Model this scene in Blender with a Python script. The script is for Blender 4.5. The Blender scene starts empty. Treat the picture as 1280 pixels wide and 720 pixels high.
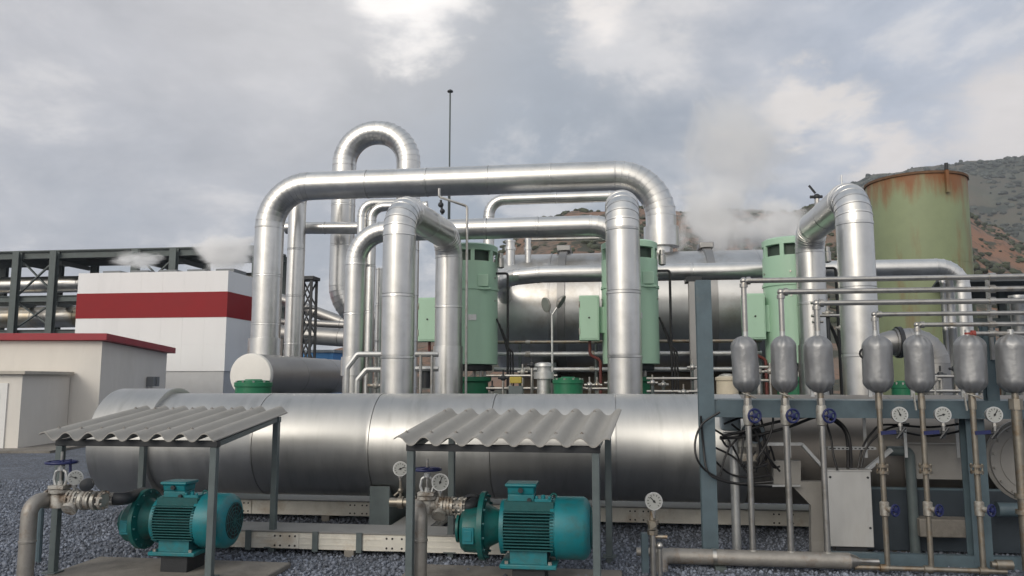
import bpy, math, random
import numpy as np
from mathutils import Vector, Matrix, noise
random.seed(7); np.random.seed(7)
R = math.radians
scn = bpy.context.scene
col = scn.collection
# ------------------------------------------------------------------ camera geometry
FPX, EYE = 980.0, 1.8
PITCH = math.atan(115/FPX)
cp, sp = math.cos(PITCH), math.sin(PITCH)
def ray(px, py):
    cx, cy = (px-640)/FPX, (360-py)/FPX
    return Vector((cx, cp-cy*sp, sp+cy*cp))
def P(px, py, d):
    r = ray(px, py); return Vector((r.x*d/r.y, d, EYE+r.z*d/r.y))
U = Vector((math.cos(R(7.5)), -math.sin(R(7.5)), 0))     # long axis of the plant
V = Vector((math.sin(R(7.5)), math.cos(R(7.5)), 0))      # its depth axis
Z = Vector((0, 0, 1))
def row(px, py, px0, d0, z=None):
    """the point of the plant row through depth d0 at px0 that stands at bearing px"""
    a = P(px0, py, d0); r = ray(px, py); k = r.x/r.y
    s = (k*a.y-a.x)/(U.x-k*U.y)
    q = a+U*s
    q.z = EYE+r.z/r.y*q.y if z is None else z
    return q
def gz(p, z): return Vector((p.x, p.y, z))

cam = bpy.data.cameras.new('camera'); camo = bpy.data.objects.new('camera', cam); col.objects.link(camo)
camo.location = (0, 0, EYE); camo.rotation_euler = (R(90)+PITCH, 0, 0)
cam.lens = FPX/1280*36; cam.clip_end = 6000; scn.camera = camo

# ------------------------------------------------------------------ materials
MATS = {}
def mat(name, c, rough=.6, metal=0, var=.12, vscale=4, bump=.1, bscale=60, island=0, c2=None, c2amt=.5, c2scale=2, stretch=None, spec=.5, coat=0, c2rough=None):
    if name in MATS: return MATS[name]
    m = bpy.data.materials.new(name); m.use_nodes = True; MATS[name] = m
    nt = m.node_tree; N = nt.nodes; L = nt.links
    b = N['Principled BSDF']; b.inputs['Metallic'].default_value = metal
    b.inputs['Specular IOR Level'].default_value = spec
    if coat: b.inputs['Coat Weight'].default_value = coat; b.inputs['Coat Roughness'].default_value = .15
    tc = N.new('ShaderNodeTexCoord'); vec = tc.outputs['Object']
    if stretch:
        mp = N.new('ShaderNodeMapping'); mp.inputs['Scale'].default_value = stretch
        L.new(vec, mp.inputs['Vector']); vec2 = mp.outputs[0]
    else: vec2 = vec
    n1 = N.new('ShaderNodeTexNoise'); n1.inputs['Scale'].default_value = vscale; n1.inputs['Detail'].default_value = 6; n1.inputs['Roughness'].default_value = .62
    L.new(vec2, n1.inputs['Vector'])
    mr = N.new('ShaderNodeMapRange'); mr.inputs[1].default_value = .25; mr.inputs[2].default_value = .75
    mr.inputs[3].default_value = 1-var; mr.inputs[4].default_value = 1+var
    L.new(n1.outputs['Fac'], mr.inputs[0]); val = mr.outputs[0]
    if island:
        g = N.new('ShaderNodeNewGeometry'); ir = N.new('ShaderNodeMapRange'); ir.inputs[3].default_value = 1-island; ir.inputs[4].default_value = 1+island
        L.new(g.outputs['Random Per Island'], ir.inputs[0])
        mm = N.new('ShaderNodeMath'); mm.operation = 'MULTIPLY'; L.new(val, mm.inputs[0]); L.new(ir.outputs[0], mm.inputs[1]); val = mm.outputs[0]
    base = N.new('ShaderNodeMix'); base.data_type = 'RGBA'
    base.inputs[6].default_value = (*c, 1); base.inputs[7].default_value = (*(c2 or c), 1); base.inputs[0].default_value = 0
    if c2:
        n2 = N.new('ShaderNodeTexNoise'); n2.inputs['Scale'].default_value = c2scale; n2.inputs['Detail'].default_value = 8; n2.inputs['Roughness'].default_value = .7
        L.new(vec2, n2.inputs['Vector'])
        r2 = N.new('ShaderNodeMapRange'); r2.inputs[1].default_value = 1-c2amt-.08; r2.inputs[2].default_value = 1-c2amt+.1
        L.new(n2.outputs['Fac'], r2.inputs[0]); L.new(r2.outputs[0], base.inputs[0])
    mul = N.new('ShaderNodeVectorMath'); mul.operation = 'SCALE'
    L.new(base.outputs[2], mul.inputs[0]); L.new(val, mul.inputs['Scale']); L.new(mul.outputs[0], b.inputs['Base Color'])
    rr = N.new('ShaderNodeMapRange'); rr.inputs[3].default_value = rough*.8; rr.inputs[4].default_value = min(1, rough*1.25)
    L.new(n1.outputs['Fac'], rr.inputs[0]); L.new(rr.outputs[0], b.inputs['Roughness'])
    if bump:
        n3 = N.new('ShaderNodeTexNoise'); n3.inputs['Scale'].default_value = bscale; n3.inputs['Detail'].default_value = 4
        L.new(vec, n3.inputs['Vector'])
        bp = N.new('ShaderNodeBump'); bp.inputs['Strength'].default_value = bump; bp.inputs['Distance'].default_value = .02
        L.new(n3.outputs['Fac'], bp.inputs['Height']); L.new(bp.outputs[0], b.inputs['Normal'])
    return m
ALU = mat('aluminium_cladding', (.68, .675, .66), .30, 1, var=.09, vscale=4, bump=.045, bscale=2.6, island=.07, c2=(.59, .585, .565), c2amt=.4, c2scale=2.2)
ALUD = mat('dull_cladding', (.49, .49, .48), .44, 1, var=.08, vscale=3, bump=.05, bscale=2.0, island=.03, stretch=(2.5, .5, .5), c2=(.41, .41, .40), c2amt=.4, c2scale=2)
ALUV = mat('vessel_cladding', (.58, .58, .575), .36, 1, var=.12, vscale=2, bump=.06, bscale=1.5, island=.07, c2=(.40, .37, .33), c2amt=.4, c2scale=.7)
ALUG = mat('grey_cladding', (.34, .335, .33), .42, .9, var=.1, vscale=3, bump=.05, bscale=2, island=.05)
PAPER = mat('white_cap_paint', (.78, .76, .72), .5, 0, var=.05, c2=(.62, .58, .52), c2amt=.35)
STEEL = mat('blue_grey_steel_paint', (.085, .125, .15), .45, 0, var=.18, vscale=5, bump=.06, bscale=40, c2=(.14, .16, .165), c2amt=.35, c2scale=3)
STEELG = mat('post_grey_green_paint', (.10, .125, .13), .45, 0, var=.18, vscale=6, bump=.06, c2=(.16, .17, .165), c2amt=.32, c2scale=4)
DKST = mat('dark_rack_steel', (.085, .105, .105), .55, 0, var=.2, vscale=3, bump=.05)
BLKST = mat('black_steel', (.022, .025, .03), .5, 0, var=.2)
GALV = mat('galvanised_steel', (.56, .57, .57), .45, .75, var=.12, vscale=14, bump=.04, bscale=30, c2=(.45, .44, .41), c2amt=.42, c2scale=3)
TRAY = mat('galvanised_tray', (.68, .66, .60), .55, .25, var=.12, vscale=6, bump=.05, c2=(.45, .36, .26), c2amt=.36, c2scale=1.6)
TRAYLID = mat('tray_lid_grey', (.25, .25, .245), .6, .2, var=.15, vscale=3, bump=.05)
STAIN = mat('stainless_tube', (.46, .45, .43), .32, .9, var=.15, vscale=9, bump=.03, c2=(.32, .27, .21), c2amt=.4, c2scale=5)
BRASSY = mat('weathered_tube', (.29, .265, .225), .42, .8, var=.2, vscale=10, bump=.05, c2=(.25, .17, .1), c2amt=.42, c2scale=6)
RUSTP = mat('rusty_grey_pipe', (.30, .285, .265), .5, .5, var=.2, vscale=8, bump=.12, bscale=35, c2=(.20, .14, .10), c2amt=.38, c2scale=5)
FITT = mat('fitting_cast_grey', (.42, .41, .38), .5, .6, var=.25, vscale=12, bump=.15, bscale=50, c2=(.22, .16, .11), c2amt=.42, c2scale=9)
FITW = mat('fitting_pale_paint', (.39, .38, .355), .55, .2, var=.25, vscale=14, bump=.15, c2=(.13, .09, .06), c2amt=.47, c2scale=11)
BLUE = mat('handwheel_blue', (.011, .017, .09), .45, 0, var=.15, vscale=10)
BLUEL = mat('blue_painted_sheet', (.05, .21, .48), .5, 0, var=.08)
TEAL = mat('motor_teal_paint', (.007, .18, .215), .42, 0, var=.16, vscale=7, bump=.06, bscale=80, c2=(.035, .14, .15), c2amt=.45, c2scale=5)
TEALD = mat('pump_teal_paint', (.006, .11, .105), .42, 0, var=.2, vscale=8, bump=.08, bscale=60, c2=(.03, .07, .065), c2amt=.4, c2scale=5)
TEALB = mat('motor_rib_paint', (.006, .085, .09), .5, 0, var=.2, vscale=10)
BLACK = mat('black_plastic', (.012, .012, .014), .45, 0, var=.1)
DARK = mat('dark_interior', (.012, .013, .014), .9, 0, var=.1, bump=0)
GREEN = mat('mint_green_paint', (.40, .60, .455), .45, 0, var=.07, vscale=3, bump=.02, c2=(.37, .555, .42), c2amt=.4, c2scale=1.5, stretch=(1, 1, .3))
DGREEN = mat('deep_green_paint', (.012, .155, .072), .4, 0, var=.15, vscale=5, bump=.03)
JACK = mat('pot_jacket_fabric', (.285, .29, .30), .42, .6, var=.10, vscale=7, bump=.12, bscale=24)
CONC = mat('concrete', (.215, .20, .18), .9, 0, var=.2, vscale=5, bump=.25, bscale=70, c2=(.13, .12, .108), c2amt=.42, c2scale=2)
ROOF = mat('fibre_cement', (.33, .32, .30), .85, 0, var=.12, vscale=6, bump=.2, bscale=90, c2=(.25, .24, .22), c2amt=.42, c2scale=3, stretch=(1, .3, 1))
WHITE = mat('white_wall_panel', (.79, .80, .81), .6, 0, var=.03, vscale=1.5, bump=.02, c2=(.74, .75, .76), c2amt=.4, c2scale=.5, stretch=(1, 1, .25))
REDST = mat('red_stripe_panel', (.25, .012, .017), .5, 0, var=.06, vscale=2, spec=.25)
REDFA = mat('red_fascia', (.30, .028, .04), .55, 0, var=.12, vscale=4)
REDPT = mat('red_paint', (.24, .045, .035), .6)
CREAM = mat('cream_render', (.71, .68, .635), .85, 0, var=.06, vscale=1.5, bump=.08, bscale=90, c2=(.66, .63, .58), c2amt=.4, c2scale=.8, stretch=(1, 1, .4))
DOORW = mat('white_door', (.74, .74, .73), .5, 0, var=.04)
DIAL = mat('dial_white', (.36, .37, .36), .6, 0, var=.08, bump=0, spec=.2)
YEL = mat('yellow_paint', (.42, .33, .05), .5)
LOUV = mat('roof_louvre', (.18, .19, .20), .7)
SHEET = mat('sheet_metal_box', (.56, .56, .55), .45, .6, var=.1, vscale=3, bump=.06, bscale=4, c2=(.44, .43, .41), c2amt=.38, c2scale=1.5, stretch=(2, 2, .5))
GREYP = mat('grey_painted_plate', (.30, .29, .275), .6, .2, var=.15, vscale=4, bump=.05)
GOLD = mat('golden_cladding', (.58, .43, .2), .33, 1, var=.2, vscale=1, bump=.06, bscale=1.5, island=.1, c2=(.52, .51, .49), c2amt=.52, c2scale=.25)
BROWN = mat('brown_block_wall', (.26, .15, .09), .8, 0, var=.2)
GLASS = mat('lamp_lens', (.38, .39, .37), .15, .3, var=.1, bump=0)

def tank_material():
    m = mat('rusty_green_tank', (.215, .255, .145), .6, 0, var=.1, vscale=1.5, bump=.06, bscale=12)
    nt = m.node_tree; N = nt.nodes; L = nt.links
    base = [n for n in N if n.type == 'MIX'][0]
    base.inputs[7].default_value = (.21, .09, .035, 1)
    tc = [n for n in N if n.type == 'TEX_COORD'][0]
    sx = N.new('ShaderNodeSeparateXYZ'); L.new(tc.outputs['Object'], sx.inputs[0])
    mp = N.new('ShaderNodeMapping'); mp.inputs['Scale'].default_value = (1.15, 1.15, .22); L.new(tc.outputs['Object'], mp.inputs[0])
    n = N.new('ShaderNodeTexNoise'); n.inputs['Scale'].default_value = 1.7; n.inputs['Detail'].default_value = 8; n.inputs['Roughness'].default_value = .65; L.new(mp.outputs[0], n.inputs['Vector'])
    g = N.new('ShaderNodeMapRange'); g.inputs[1].default_value = 6.5; g.inputs[2].default_value = 7.5; g.inputs[3].default_value = -.11; g.inputs[4].default_value = .26; L.new(sx.outputs['Z'], g.inputs[0])
    ad = N.new('ShaderNodeMath'); ad.operation = 'ADD'; L.new(n.outputs['Fac'], ad.inputs[0]); L.new(g.outputs[0], ad.inputs[1])
    r = N.new('ShaderNodeMapRange'); r.inputs[1].default_value = .44; r.inputs[2].default_value = .70; L.new(ad.outputs[0], r.inputs[0])
    L.new(r.outputs[0], base.inputs[0])
    return m
TANK = tank_material()

# ------------------------------------------------------------------ mesh builder
ORG = {}
def perp(d):
    d = d.normalized(); a = Z if abs(d.z) < .9 else Vector((1, 0, 0))
    x = d.cross(a).normalized(); return x, d.cross(x).normalized()
class MB:
    def __init__(s): s.v = []; s.f = []; s.m = []; s.cur = 0
    def add(s, vs, fs):
        o = len(s.v); s.v += [tuple(x) for x in vs]; s.f += [tuple(i+o for i in f) for f in fs]; s.m += [s.cur]*len(fs); return s
    def rings(s, rs, cap0=True, cap1=True, closed=False):
        n = len(rs[0]); vs = [p for r in rs for p in r]; fs = []
        k = len(rs)
        for i in range(k if closed else k-1):
            j = (i+1) % k
            for a in range(n):
                b = (a+1) % n; fs.append((i*n+a, i*n+b, j*n+b, j*n+a))
        if cap0 and not closed: fs.append(tuple(range(n-1, -1, -1)))
        if cap1 and not closed: fs.append(tuple((k-1)*n+a for a in range(n)))
        return s.add(vs, fs)
    def ring(s, c, x, y, r, n): return [c+x*(r*math.cos(2*math.pi*i/n))+y*(r*math.sin(2*math.pi*i/n)) for i in range(n)]
    def cyl(s, a, b, r, r2=None, n=16, caps=True):
        a, b = Vector(a), Vector(b); x, y = perp(b-a)
        return s.rings([s.ring(a, x, y, r, n), s.ring(b, x, y, r if r2 is None else r2, n)], caps, caps)
    def lathe(s, prof, o, d, n=20, caps=True):
        """prof: (distance along d, radius)"""
        o, d = Vector(o), Vector(d).normalized(); x, y = perp(d)
        return s.rings([s.ring(o+d*t, x, y, max(r, 1e-4), n) for t, r in prof], caps, caps)
    def box(s, c, sx, sy, sz, ax=None, ay=None, az=None):
        c = Vector(c); ax = ax or Vector((1, 0, 0)); ay = ay or Vector((0, 1, 0)); az = az or Z
        vs = [c+ax*(sx/2*i)+ay*(sy/2*j)+az*(sz/2*k) for k in (-1, 1) for j in (-1, 1) for i in (-1, 1)]
        return s.add(vs, [(0, 2, 3, 1), (4, 5, 7, 6), (0, 1, 5, 4), (2, 6, 7, 3), (0, 4, 6, 2), (1, 3, 7, 5)])
    def bar(s, a, b, w, h, up=Z):
        a, b = Vector(a), Vector(b); d = (b-a); L = d.length; d = d/L
        sd = d.cross(up)
        if sd.length < 1e-4: sd = d.cross(Vector((1, 0, 0)) if abs(d.x) < .9 else Vector((0, 1, 0)))
        sd.normalize(); u = sd.cross(d)
        return s.box((a+b)/2, L, w, h, d, sd, u)
    def prof(s, pr, a, b, up=Z):
        """extrude a 2-D profile (side, up) from a to b"""
        a, b = Vector(a), Vector(b); d = (b-a).normalized(); sd = d.cross(up).normalized(); u = sd.cross(d)
        return s.rings([[a+sd*x+u*y for x, y in pr], [b+sd*x+u*y for x, y in pr]])
    def ibeam(s, a, b, w, h, t=.012, up=Z):
        W, H, k = w/2, h/2, t/2
        return s.prof([(-W, -H), (W, -H), (W, -H+t), (k, -H+t), (k, H-t), (W, H-t), (W, H), (-W, H), (-W, H-t), (-k, H-t), (-k, -H+t), (-W, -H+t)], a, b, up)
    def channel(s, a, b, w, h, t=.01, up=Z):
        """flat web towards +side, flanges to -side"""
        W, H = w/2, h/2
        return s.prof([(-W, -H), (W, -H), (W, H), (-W, H), (-W, H-t), (W-t, H-t), (W-t, -H+t), (-W, -H+t)], a, b, up)
    def tube(s, pts, r, n=10, caps=True, radii=None):
        pts = [Vector(p) for p in pts]; x, y = perp(pts[1]-pts[0]); rs = []
        for i, p in enumerate(pts):
            if i == 0: d = pts[1]-p
            elif i == len(pts)-1: d = p-pts[i-1]
            else: d = (pts[i+1]-p).normalized()+(p-pts[i-1]).normalized()
            d.normalize(); x = (x-d*x.dot(d)).normalized(); y = d.cross(x)
            rs.append(s.ring(p, x, y, radii[i] if radii else r, n))
        return s.rings(rs, caps, caps)
    def torus(s, c, ax, R_, r, n=24, k=8):
        c, ax = Vector(c), Vector(ax).normalized(); x, y = perp(ax); rs = []
        for i in range(n):
            a = 2*math.pi*i/n; e = x*math.cos(a)+y*math.sin(a)
            rs.append([c+e*(R_+r*math.cos(2*math.pi*j/k))+ax*(r*math.sin(2*math.pi*j/k)) for j in range(k)])
        return s.rings(rs, closed=True)
    def ball(s, c, r, n=12, k=7, sz=1):
        c = Vector(c); rs = []
        for i in range(1, k): 
            a = math.pi*i/k; rs.append([c+Vector((r*math.sin(a)*math.cos(2*math.pi*j/n), r*math.sin(a)*math.sin(2*math.pi*j/n), -r*sz*math.cos(a))) for j in range(n)])
        return s.rings(rs)
    def build(s, name, ms, parent=None, origin=None, bev=0, ang=35):
        if parent is not None and origin is None: origin = ORG.get(parent.name, Vector())
        origin = Vector(origin or (0, 0, 0))
        me = bpy.data.meshes.new(name); me.from_pydata([(x-origin.x, y-origin.y, z-origin.z) for x, y, z in s.v], [], s.f)
        for m in (ms if isinstance(ms, (list, tuple)) else [ms]): me.materials.append(m)
        me.polygons.foreach_set('material_index', s.m)
        import bmesh
        bm = bmesh.new(); bm.from_mesh(me); bmesh.ops.recalc_face_normals(bm, faces=bm.faces); bm.to_mesh(me); bm.free()
        me.shade_smooth(); me.set_sharp_from_angle(angle=R(ang))
        o = bpy.data.objects.new(name, me); col.objects.link(o); ORG[o.name] = origin
        if parent is not None: o.parent = parent
        else: o.location = origin
        if bev:
            b = o.modifiers.new('bevel', 'BEVEL'); b.width = bev; b.segments = 2; b.limit_method = 'ANGLE'; b.angle_limit = R(40)
        return o
def bolts(mb, c, ax, R_, n, r, l):
    x, y = perp(Vector(ax))
    for i in range(n):
        a = 2*math.pi*(i+.5)/n; p = Vector(c)+x*(R_*math.cos(a))+y*(R_*math.sin(a)); mb.cyl(p, p+Vector(ax)*l, r, n=6)
def tag(o, label=None, cat=None, group=None, kind=None):
    if label: o['label'] = label
    if cat: o['category'] = cat
    if group: o['group'] = group
    if kind: o['kind'] = kind
    return o
def thing(name, label, cat, loc=(0, 0, 0), group=None):
    o = bpy.data.objects.new(name, None); o.empty_display_size = .2; col.objects.link(o); o.location = loc; ORG[o.name] = Vector(loc)
    return tag(o, label, cat, group)
def copy_tree(o, parent=None):
    c = o.copy(); col.objects.link(c); c.parent = parent
    for ch in list(o.children): copy_tree(ch, c)
    return c

def fillet(pts, br, gores=8):
    pts = [Vector(p) for p in pts]; out = []; cur = pts[0]
    for i in range(1, len(pts)-1):
        p = pts[i]; a = (pts[i-1]-p).normalized(); b = (pts[i+1]-p).normalized()
        ang = math.pi-a.angle(b); t = br*math.tan(ang/2)
        s, e = p+a*t, p+b*t
        c = p+(a+b).normalized()*(br/math.cos(ang/2))
        n = max(2, round(gores*ang/(math.pi/2)))
        ax = (-a).cross(b).normalized(); s0 = s-c
        arc = [c+Matrix.Rotation(ang*j/n, 3, ax) @ s0 for j in range(n+1)]
        out.append(('run', cur, s)); out.append(('bend', arc, ax, c)); cur = e
    out.append(('run', cur, pts[-1])); return out
def poly(pts, br, gores=5):
    r = []
    for seg in fillet(pts, br, gores):
        if seg[0] == 'run': r += [seg[1], seg[2]]
        else: r += seg[1]
    o = [r[0]]
    for p in r[1:]:
        if (p-o[-1]).length > 1e-4: o.append(p)
    return o
PR = random.Random(21)
def clad(mb, a, b, r, panel, n=40, lip=.006):
    d = b-a; L = d.length; k = max(1, round(L/panel)); x, y = perp(d); d = d/L; gp = min(.012, .02*L, .016 if r < .6 else .005)
    mb.rings([mb.ring(a+d*(.004*L), x, y, r-.022, n), mb.ring(a+d*(L*.996), x, y, r-.022, n)])
    for i in range(k):
        t0, t1 = L*i/k, L*(i+1)/k-(gp if i < k-1 else 0); w = min(.045, (t1-t0)*.3)
        jt = .0035 if r < .6 else .003; j0 = x*PR.uniform(-jt, jt)+y*PR.uniform(-jt, jt); j1 = x*PR.uniform(-jt, jt)+y*PR.uniform(-jt, jt)
        mb.rings([mb.ring(a+d*t0+j0, x, y, r, n), mb.ring(a+d*(t1-w)+j1, x, y, r, n), mb.ring(a+d*(t1-w*.85)+j1, x, y, r+lip, n), mb.ring(a+d*(t1-.002), x, y, r+lip, n), mb.ring(a+d*(t1-.001), x, y, r-.002, n)], True, True)
    return mb
def gore(mb, arc, ax, c, r, n=36, lip=.006):
    for i in range(len(arc)-1):
        rs = []
        for t, rr in ((0, r), (.8, r), (.84, r+lip), (.985, r+lip), (.995, r-.002)):
            # straight mitre between the two arc points
            p = arc[i].lerp(arc[i+1], t); e0 = (arc[i]-c).normalized(); e1 = (arc[i+1]-c).normalized(); e = e0.lerp(e1, t).normalized()
            rs.append(mb.ring(p, e, ax, rr, n))
        mb.rings(rs, True, True)
    return mb
def pipe(name, label, pts, r, br, m=ALU, panel=1.0, gores=8, group=None, sleeves=(), cat='pipe', n=40, lip=.006):
    t = thing(name, label, cat, pts[0], group)
    for seg in fillet(pts, br, gores):
        if seg[0] == 'run':
            if (seg[2]-seg[1]).length > .004: clad(MB(), seg[1], seg[2], r, panel, n, lip).build('pipe_run', m, t)
        else: gore(MB(), seg[1], seg[2], seg[3], r, n, lip).build('elbow', m, t)
    for a, b, rr in sleeves:
        d = (b-a); L = d.length
        MB().lathe([(0, rr-.03), (.005, rr), (L-.005, rr), (L, rr-.03)], a, d, n).build('sleeve', m, t)
    return t

# ------------------------------------------------------------------ world and sun
SUN = Vector((-.46, -.78, .44)).normalized()
w = bpy.data.worlds.new('World'); scn.world = w; w.use_nodes = True
nt = w.node_tree; N = nt.nodes; L = nt.links; N.clear()
out = N.new('ShaderNodeOutputWorld'); tc = N.new('ShaderNodeTexCoord')
sky = N.new('ShaderNodeTexSky'); sky.sky_type = 'NISHITA'; sky.sun_disc = False
sky.sun_elevation = math.asin(SUN.z); sky.sun_rotation = math.atan2(SUN.x, SUN.y)
sky.dust_density = 1.5
bg1 = N.new('ShaderNodeBackground'); bg1.inputs[1].default_value = .10; L.new(sky.outputs[0], bg1.inputs[0])
def math_(op, a, b=None, c=None, clamp=False):
    n = N.new('ShaderNodeMath'); n.operation = op; n.use_clamp = clamp
    for i, x in enumerate((a, b, c)):
        if x is None: continue
        if isinstance(x, (int, float)): n.inputs[i].default_value = x
        else: L.new(x, n.inputs[i])
    return n.outputs[0]
def mrange(x, a, b, c=0, d=1, smooth=True):
    n = N.new('ShaderNodeMapRange'); n.interpolation_type = 'SMOOTHSTEP' if smooth else 'LINEAR'
    for i, q in enumerate((a, b, c, d)): n.inputs[i+1].default_value = q
    L.new(x, n.inputs[0]); return n.outputs[0]
def noise_(vec, scale, detail=6, rough=.55, off=(0, 0, 0), dist=0):
    mp = N.new('ShaderNodeMapping'); mp.inputs['Location'].default_value = off; L.new(vec, mp.inputs[0])
    n = N.new('ShaderNodeTexNoise'); n.inputs['Scale'].default_value = scale; n.inputs['Detail'].default_value = detail; n.inputs['Roughness'].default_value = rough; n.inputs['Distortion'].default_value = dist
    L.new(mp.outputs[0], n.inputs['Vector']); return n.outputs['Fac']
D = tc.outputs['Generated']
sxyz = N.new('ShaderNodeSeparateXYZ'); L.new(D, sxyz.inputs[0])
# stretch: clouds lie flat, so they bunch up towards the horizon
zz = math_('ADD', math_('MAXIMUM', sxyz.outputs['Z'], 0.0), .42)
dv = N.new('ShaderNodeCombineXYZ'); L.new(math_('DIVIDE', sxyz.outputs['X'], zz), dv.inputs[0]); L.new(math_('DIVIDE', sxyz.outputs['Y'], zz), dv.inputs[1]); L.new(math_('MULTIPLY', sxyz.outputs['Z'], 1.3), dv.inputs[2])
CV = dv.outputs[0]
big = noise_(CV, 1.25, 5, .5, (.3, .1, 0)); mid = noise_(CV, 3.2, 9, .6, (4.1, 2, .5), .25); fine = noise_(CV, 9, 8, .6, (1, 7, 2))
def near(px, py, w0, w1):
    d = ray(px, py).normalized(); vm = N.new('ShaderNodeVectorMath'); vm.operation = 'DOT_PRODUCT'; L.new(D, vm.inputs[0]); vm.inputs[1].default_value = d
    ang = math_('ARCCOSINE', math_('MINIMUM', vm.outputs['Value'], .99999))
    ang = math_('ADD', ang, math_('MULTIPLY', math_('SUBTRACT', mid, .5), .28)); ang = math_('ADD', ang, math_('MULTIPLY', math_('SUBTRACT', fine, .5), .10))
    return mrange(ang, w1, w0, 1, 0) if False else mrange(ang, w0, w1, 1, 0)
shade = math_('ADD', math_('MULTIPLY', big, .55), math_('MULTIPLY', mid, .45))
def mixc(f, a, b):
    n = N.new('ShaderNodeMix'); n.data_type = 'RGBA'
    if isinstance(f, (int, float)): n.inputs[0].default_value = f
    else: L.new(f, n.inputs[0])
    for i, x in ((6, a), (7, b)):
        if isinstance(x, tuple): n.inputs[i].default_value = (*x, 1)
        else: L.new(x, n.inputs[i])
    return n.outputs[2]
c = mixc(mrange(shade, .40, .59), (.35, .39, .45), (.61, .605, .62))
c = mixc(math_('MULTIPLY', near(640, 170, .04, .32), .85), c, (.345, .39, .45))
c = mixc(math_('MULTIPLY', near(60, 120, .1, .5), .55), c, (.53, .53, .56))
c = mixc(math_('MULTIPLY', near(450, 20, .0, .30), .5), c, (.74, .72, .71))
c = mixc(math_('MULTIPLY', near(1180, 90, .06, .36), .6), c, (.43, .49, .60))
c = mixc(math_('MULTIPLY', mrange(mid, .50, .62), .55), c, (.72, .70, .69))
c = mixc(near(505, -30, .015, .085), c, (1.2, 1.15, 1.1))
c = mixc(near(758, 40, .015, .07), c, (.92, .87, .83))
c = mixc(math_('MULTIPLY', near(985, 130, .006, .05), .95), c, (.84, .79, .75))
c = mixc(math_('MULTIPLY', near(1060, 165, .006, .055), .95), c, (.84, .79, .75))
c = mixc(math_('MULTIPLY', near(1115, 195, .006, .06), .95), c, (.80, .75, .72))
c = mixc(math_('MULTIPLY', near(1275, 150, .02, .10), .9), c, (.80, .75, .72))
bil = math_('ADD', mrange(mid, .33, .67, .90, 1.11, False), mrange(fine, .3, .7, -.04, .04, False))
bl = N.new('ShaderNodeVectorMath'); bl.operation = 'SCALE'; L.new(c, bl.inputs[0]); L.new(bil, bl.inputs['Scale']); c = bl.outputs[0]
c = mixc(math_('MULTIPLY', mrange(sxyz.outputs['Z'], .45, .95), .7), c, (.50, .545, .60))     # greyer blue overhead
# the bright veil of cloud round the sun, behind the viewer
vm = N.new('ShaderNodeVectorMath'); vm.operation = 'DOT_PRODUCT'; L.new(D, vm.inputs[0]); vm.inputs[1].default_value = SUN
glow = math_('POWER', math_('MAXIMUM', vm.outputs['Value'], 0.0), 4.0)
c = mixc(math_('MULTIPLY', glow, .85), c, (2.0, 1.85, 1.62))
bg2 = N.new('ShaderNodeBackground'); bg2.inputs[1].default_value = 1.08; L.new(c, bg2.inputs[0])
cover = mrange(shade, .30, .46, .70, .94)
ms = N.new('ShaderNodeMixShader'); L.new(cover, ms.inputs[0]); L.new(bg1.outputs[0], ms.inputs[1]); L.new(bg2.outputs[0], ms.inputs[2]); L.new(ms.outputs[0], out.inputs['Surface'])
sl = bpy.data.lights.new('sun', 'SUN'); sl.energy = 1.2; sl.angle = R(24); sl.color = (1, .93, .82)
so = bpy.data.objects.new('sun', sl); col.objects.link(so); so.rotation_euler = (-SUN).to_track_quat('-Z', 'Y').to_euler(); so.location = (-20, -20, 20)

# ------------------------------------------------------------------ ground, gravel, hills
def mesh_np(name, vs, fs, m, smooth=True):
    me = bpy.data.meshes.new(name); me.vertices.add(len(vs)); me.vertices.foreach_set('co', np.asarray(vs, np.float32).ravel())
    fs = np.asarray(fs, np.int32); k = fs.shape[1]; me.loops.add(fs.size); me.loops.foreach_set('vertex_index', fs.ravel()); me.polygons.add(len(fs))
    me.polygons.foreach_set('loop_start', np.arange(0, fs.size, k, dtype=np.int32)); me.polygons.foreach_set('loop_total', np.full(len(fs), k, np.int32))
    me.update(calc_edges=True); me.validate()
    if smooth: me.shade_smooth()
    me.materials.append(m); o = bpy.data.objects.new(name, me); col.objects.link(o); return o
GRAV = mat('gravel_bed', (.15, .17, .21), .85, 0, var=.3, vscale=1.2, bump=0)
def gravelize(m, sc=34):
    nt = m.node_tree; N = nt.nodes; L = nt.links; b = N['Principled BSDF']
    tc = [n for n in N if n.type == 'TEX_COORD'][0]
    vo = N.new('ShaderNodeTexVoronoi'); vo.inputs['Scale'].default_value = sc; vo.inputs['Randomness'].default_value = 1; L.new(tc.outputs['Object'], vo.inputs['Vector'])
    vd = N.new('ShaderNodeTexVoronoi'); vd.feature = 'DISTANCE_TO_EDGE'; vd.inputs['Scale'].default_value = sc; L.new(tc.outputs['Object'], vd.inputs['Vector'])
    bw = N.new('ShaderNodeSeparateColor'); L.new(vo.outputs['Color'], bw.inputs[0])
    mr = N.new('ShaderNodeMapRange'); mr.inputs[3].default_value = .55; mr.inputs[4].default_value = 1.6; L.new(bw.outputs[0], mr.inputs[0])
    sc_ = [n for n in N if n.type == 'VECT_MATH' and n.operation == 'SCALE'][0]
    s2 = N.new('ShaderNodeVectorMath'); s2.operation = 'SCALE'; L.new(sc_.outputs[0], s2.inputs[0]); L.new(mr.outputs[0], s2.inputs['Scale']); L.new(s2.outputs[0], b.inputs['Base Color'])
    e = N.new('ShaderNodeMapRange'); e.inputs[2].default_value = .25; L.new(vd.outputs['Distance'], e.inputs[0])
    bp = N.new('ShaderNodeBump'); bp.inputs['Strength'].default_value = 1; bp.inputs['Distance'].default_value = .02; L.new(e.outputs[0], bp.inputs['Height']); L.new(bp.outputs[0], b.inputs['Normal'])
gravelize(GRAV)
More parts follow.
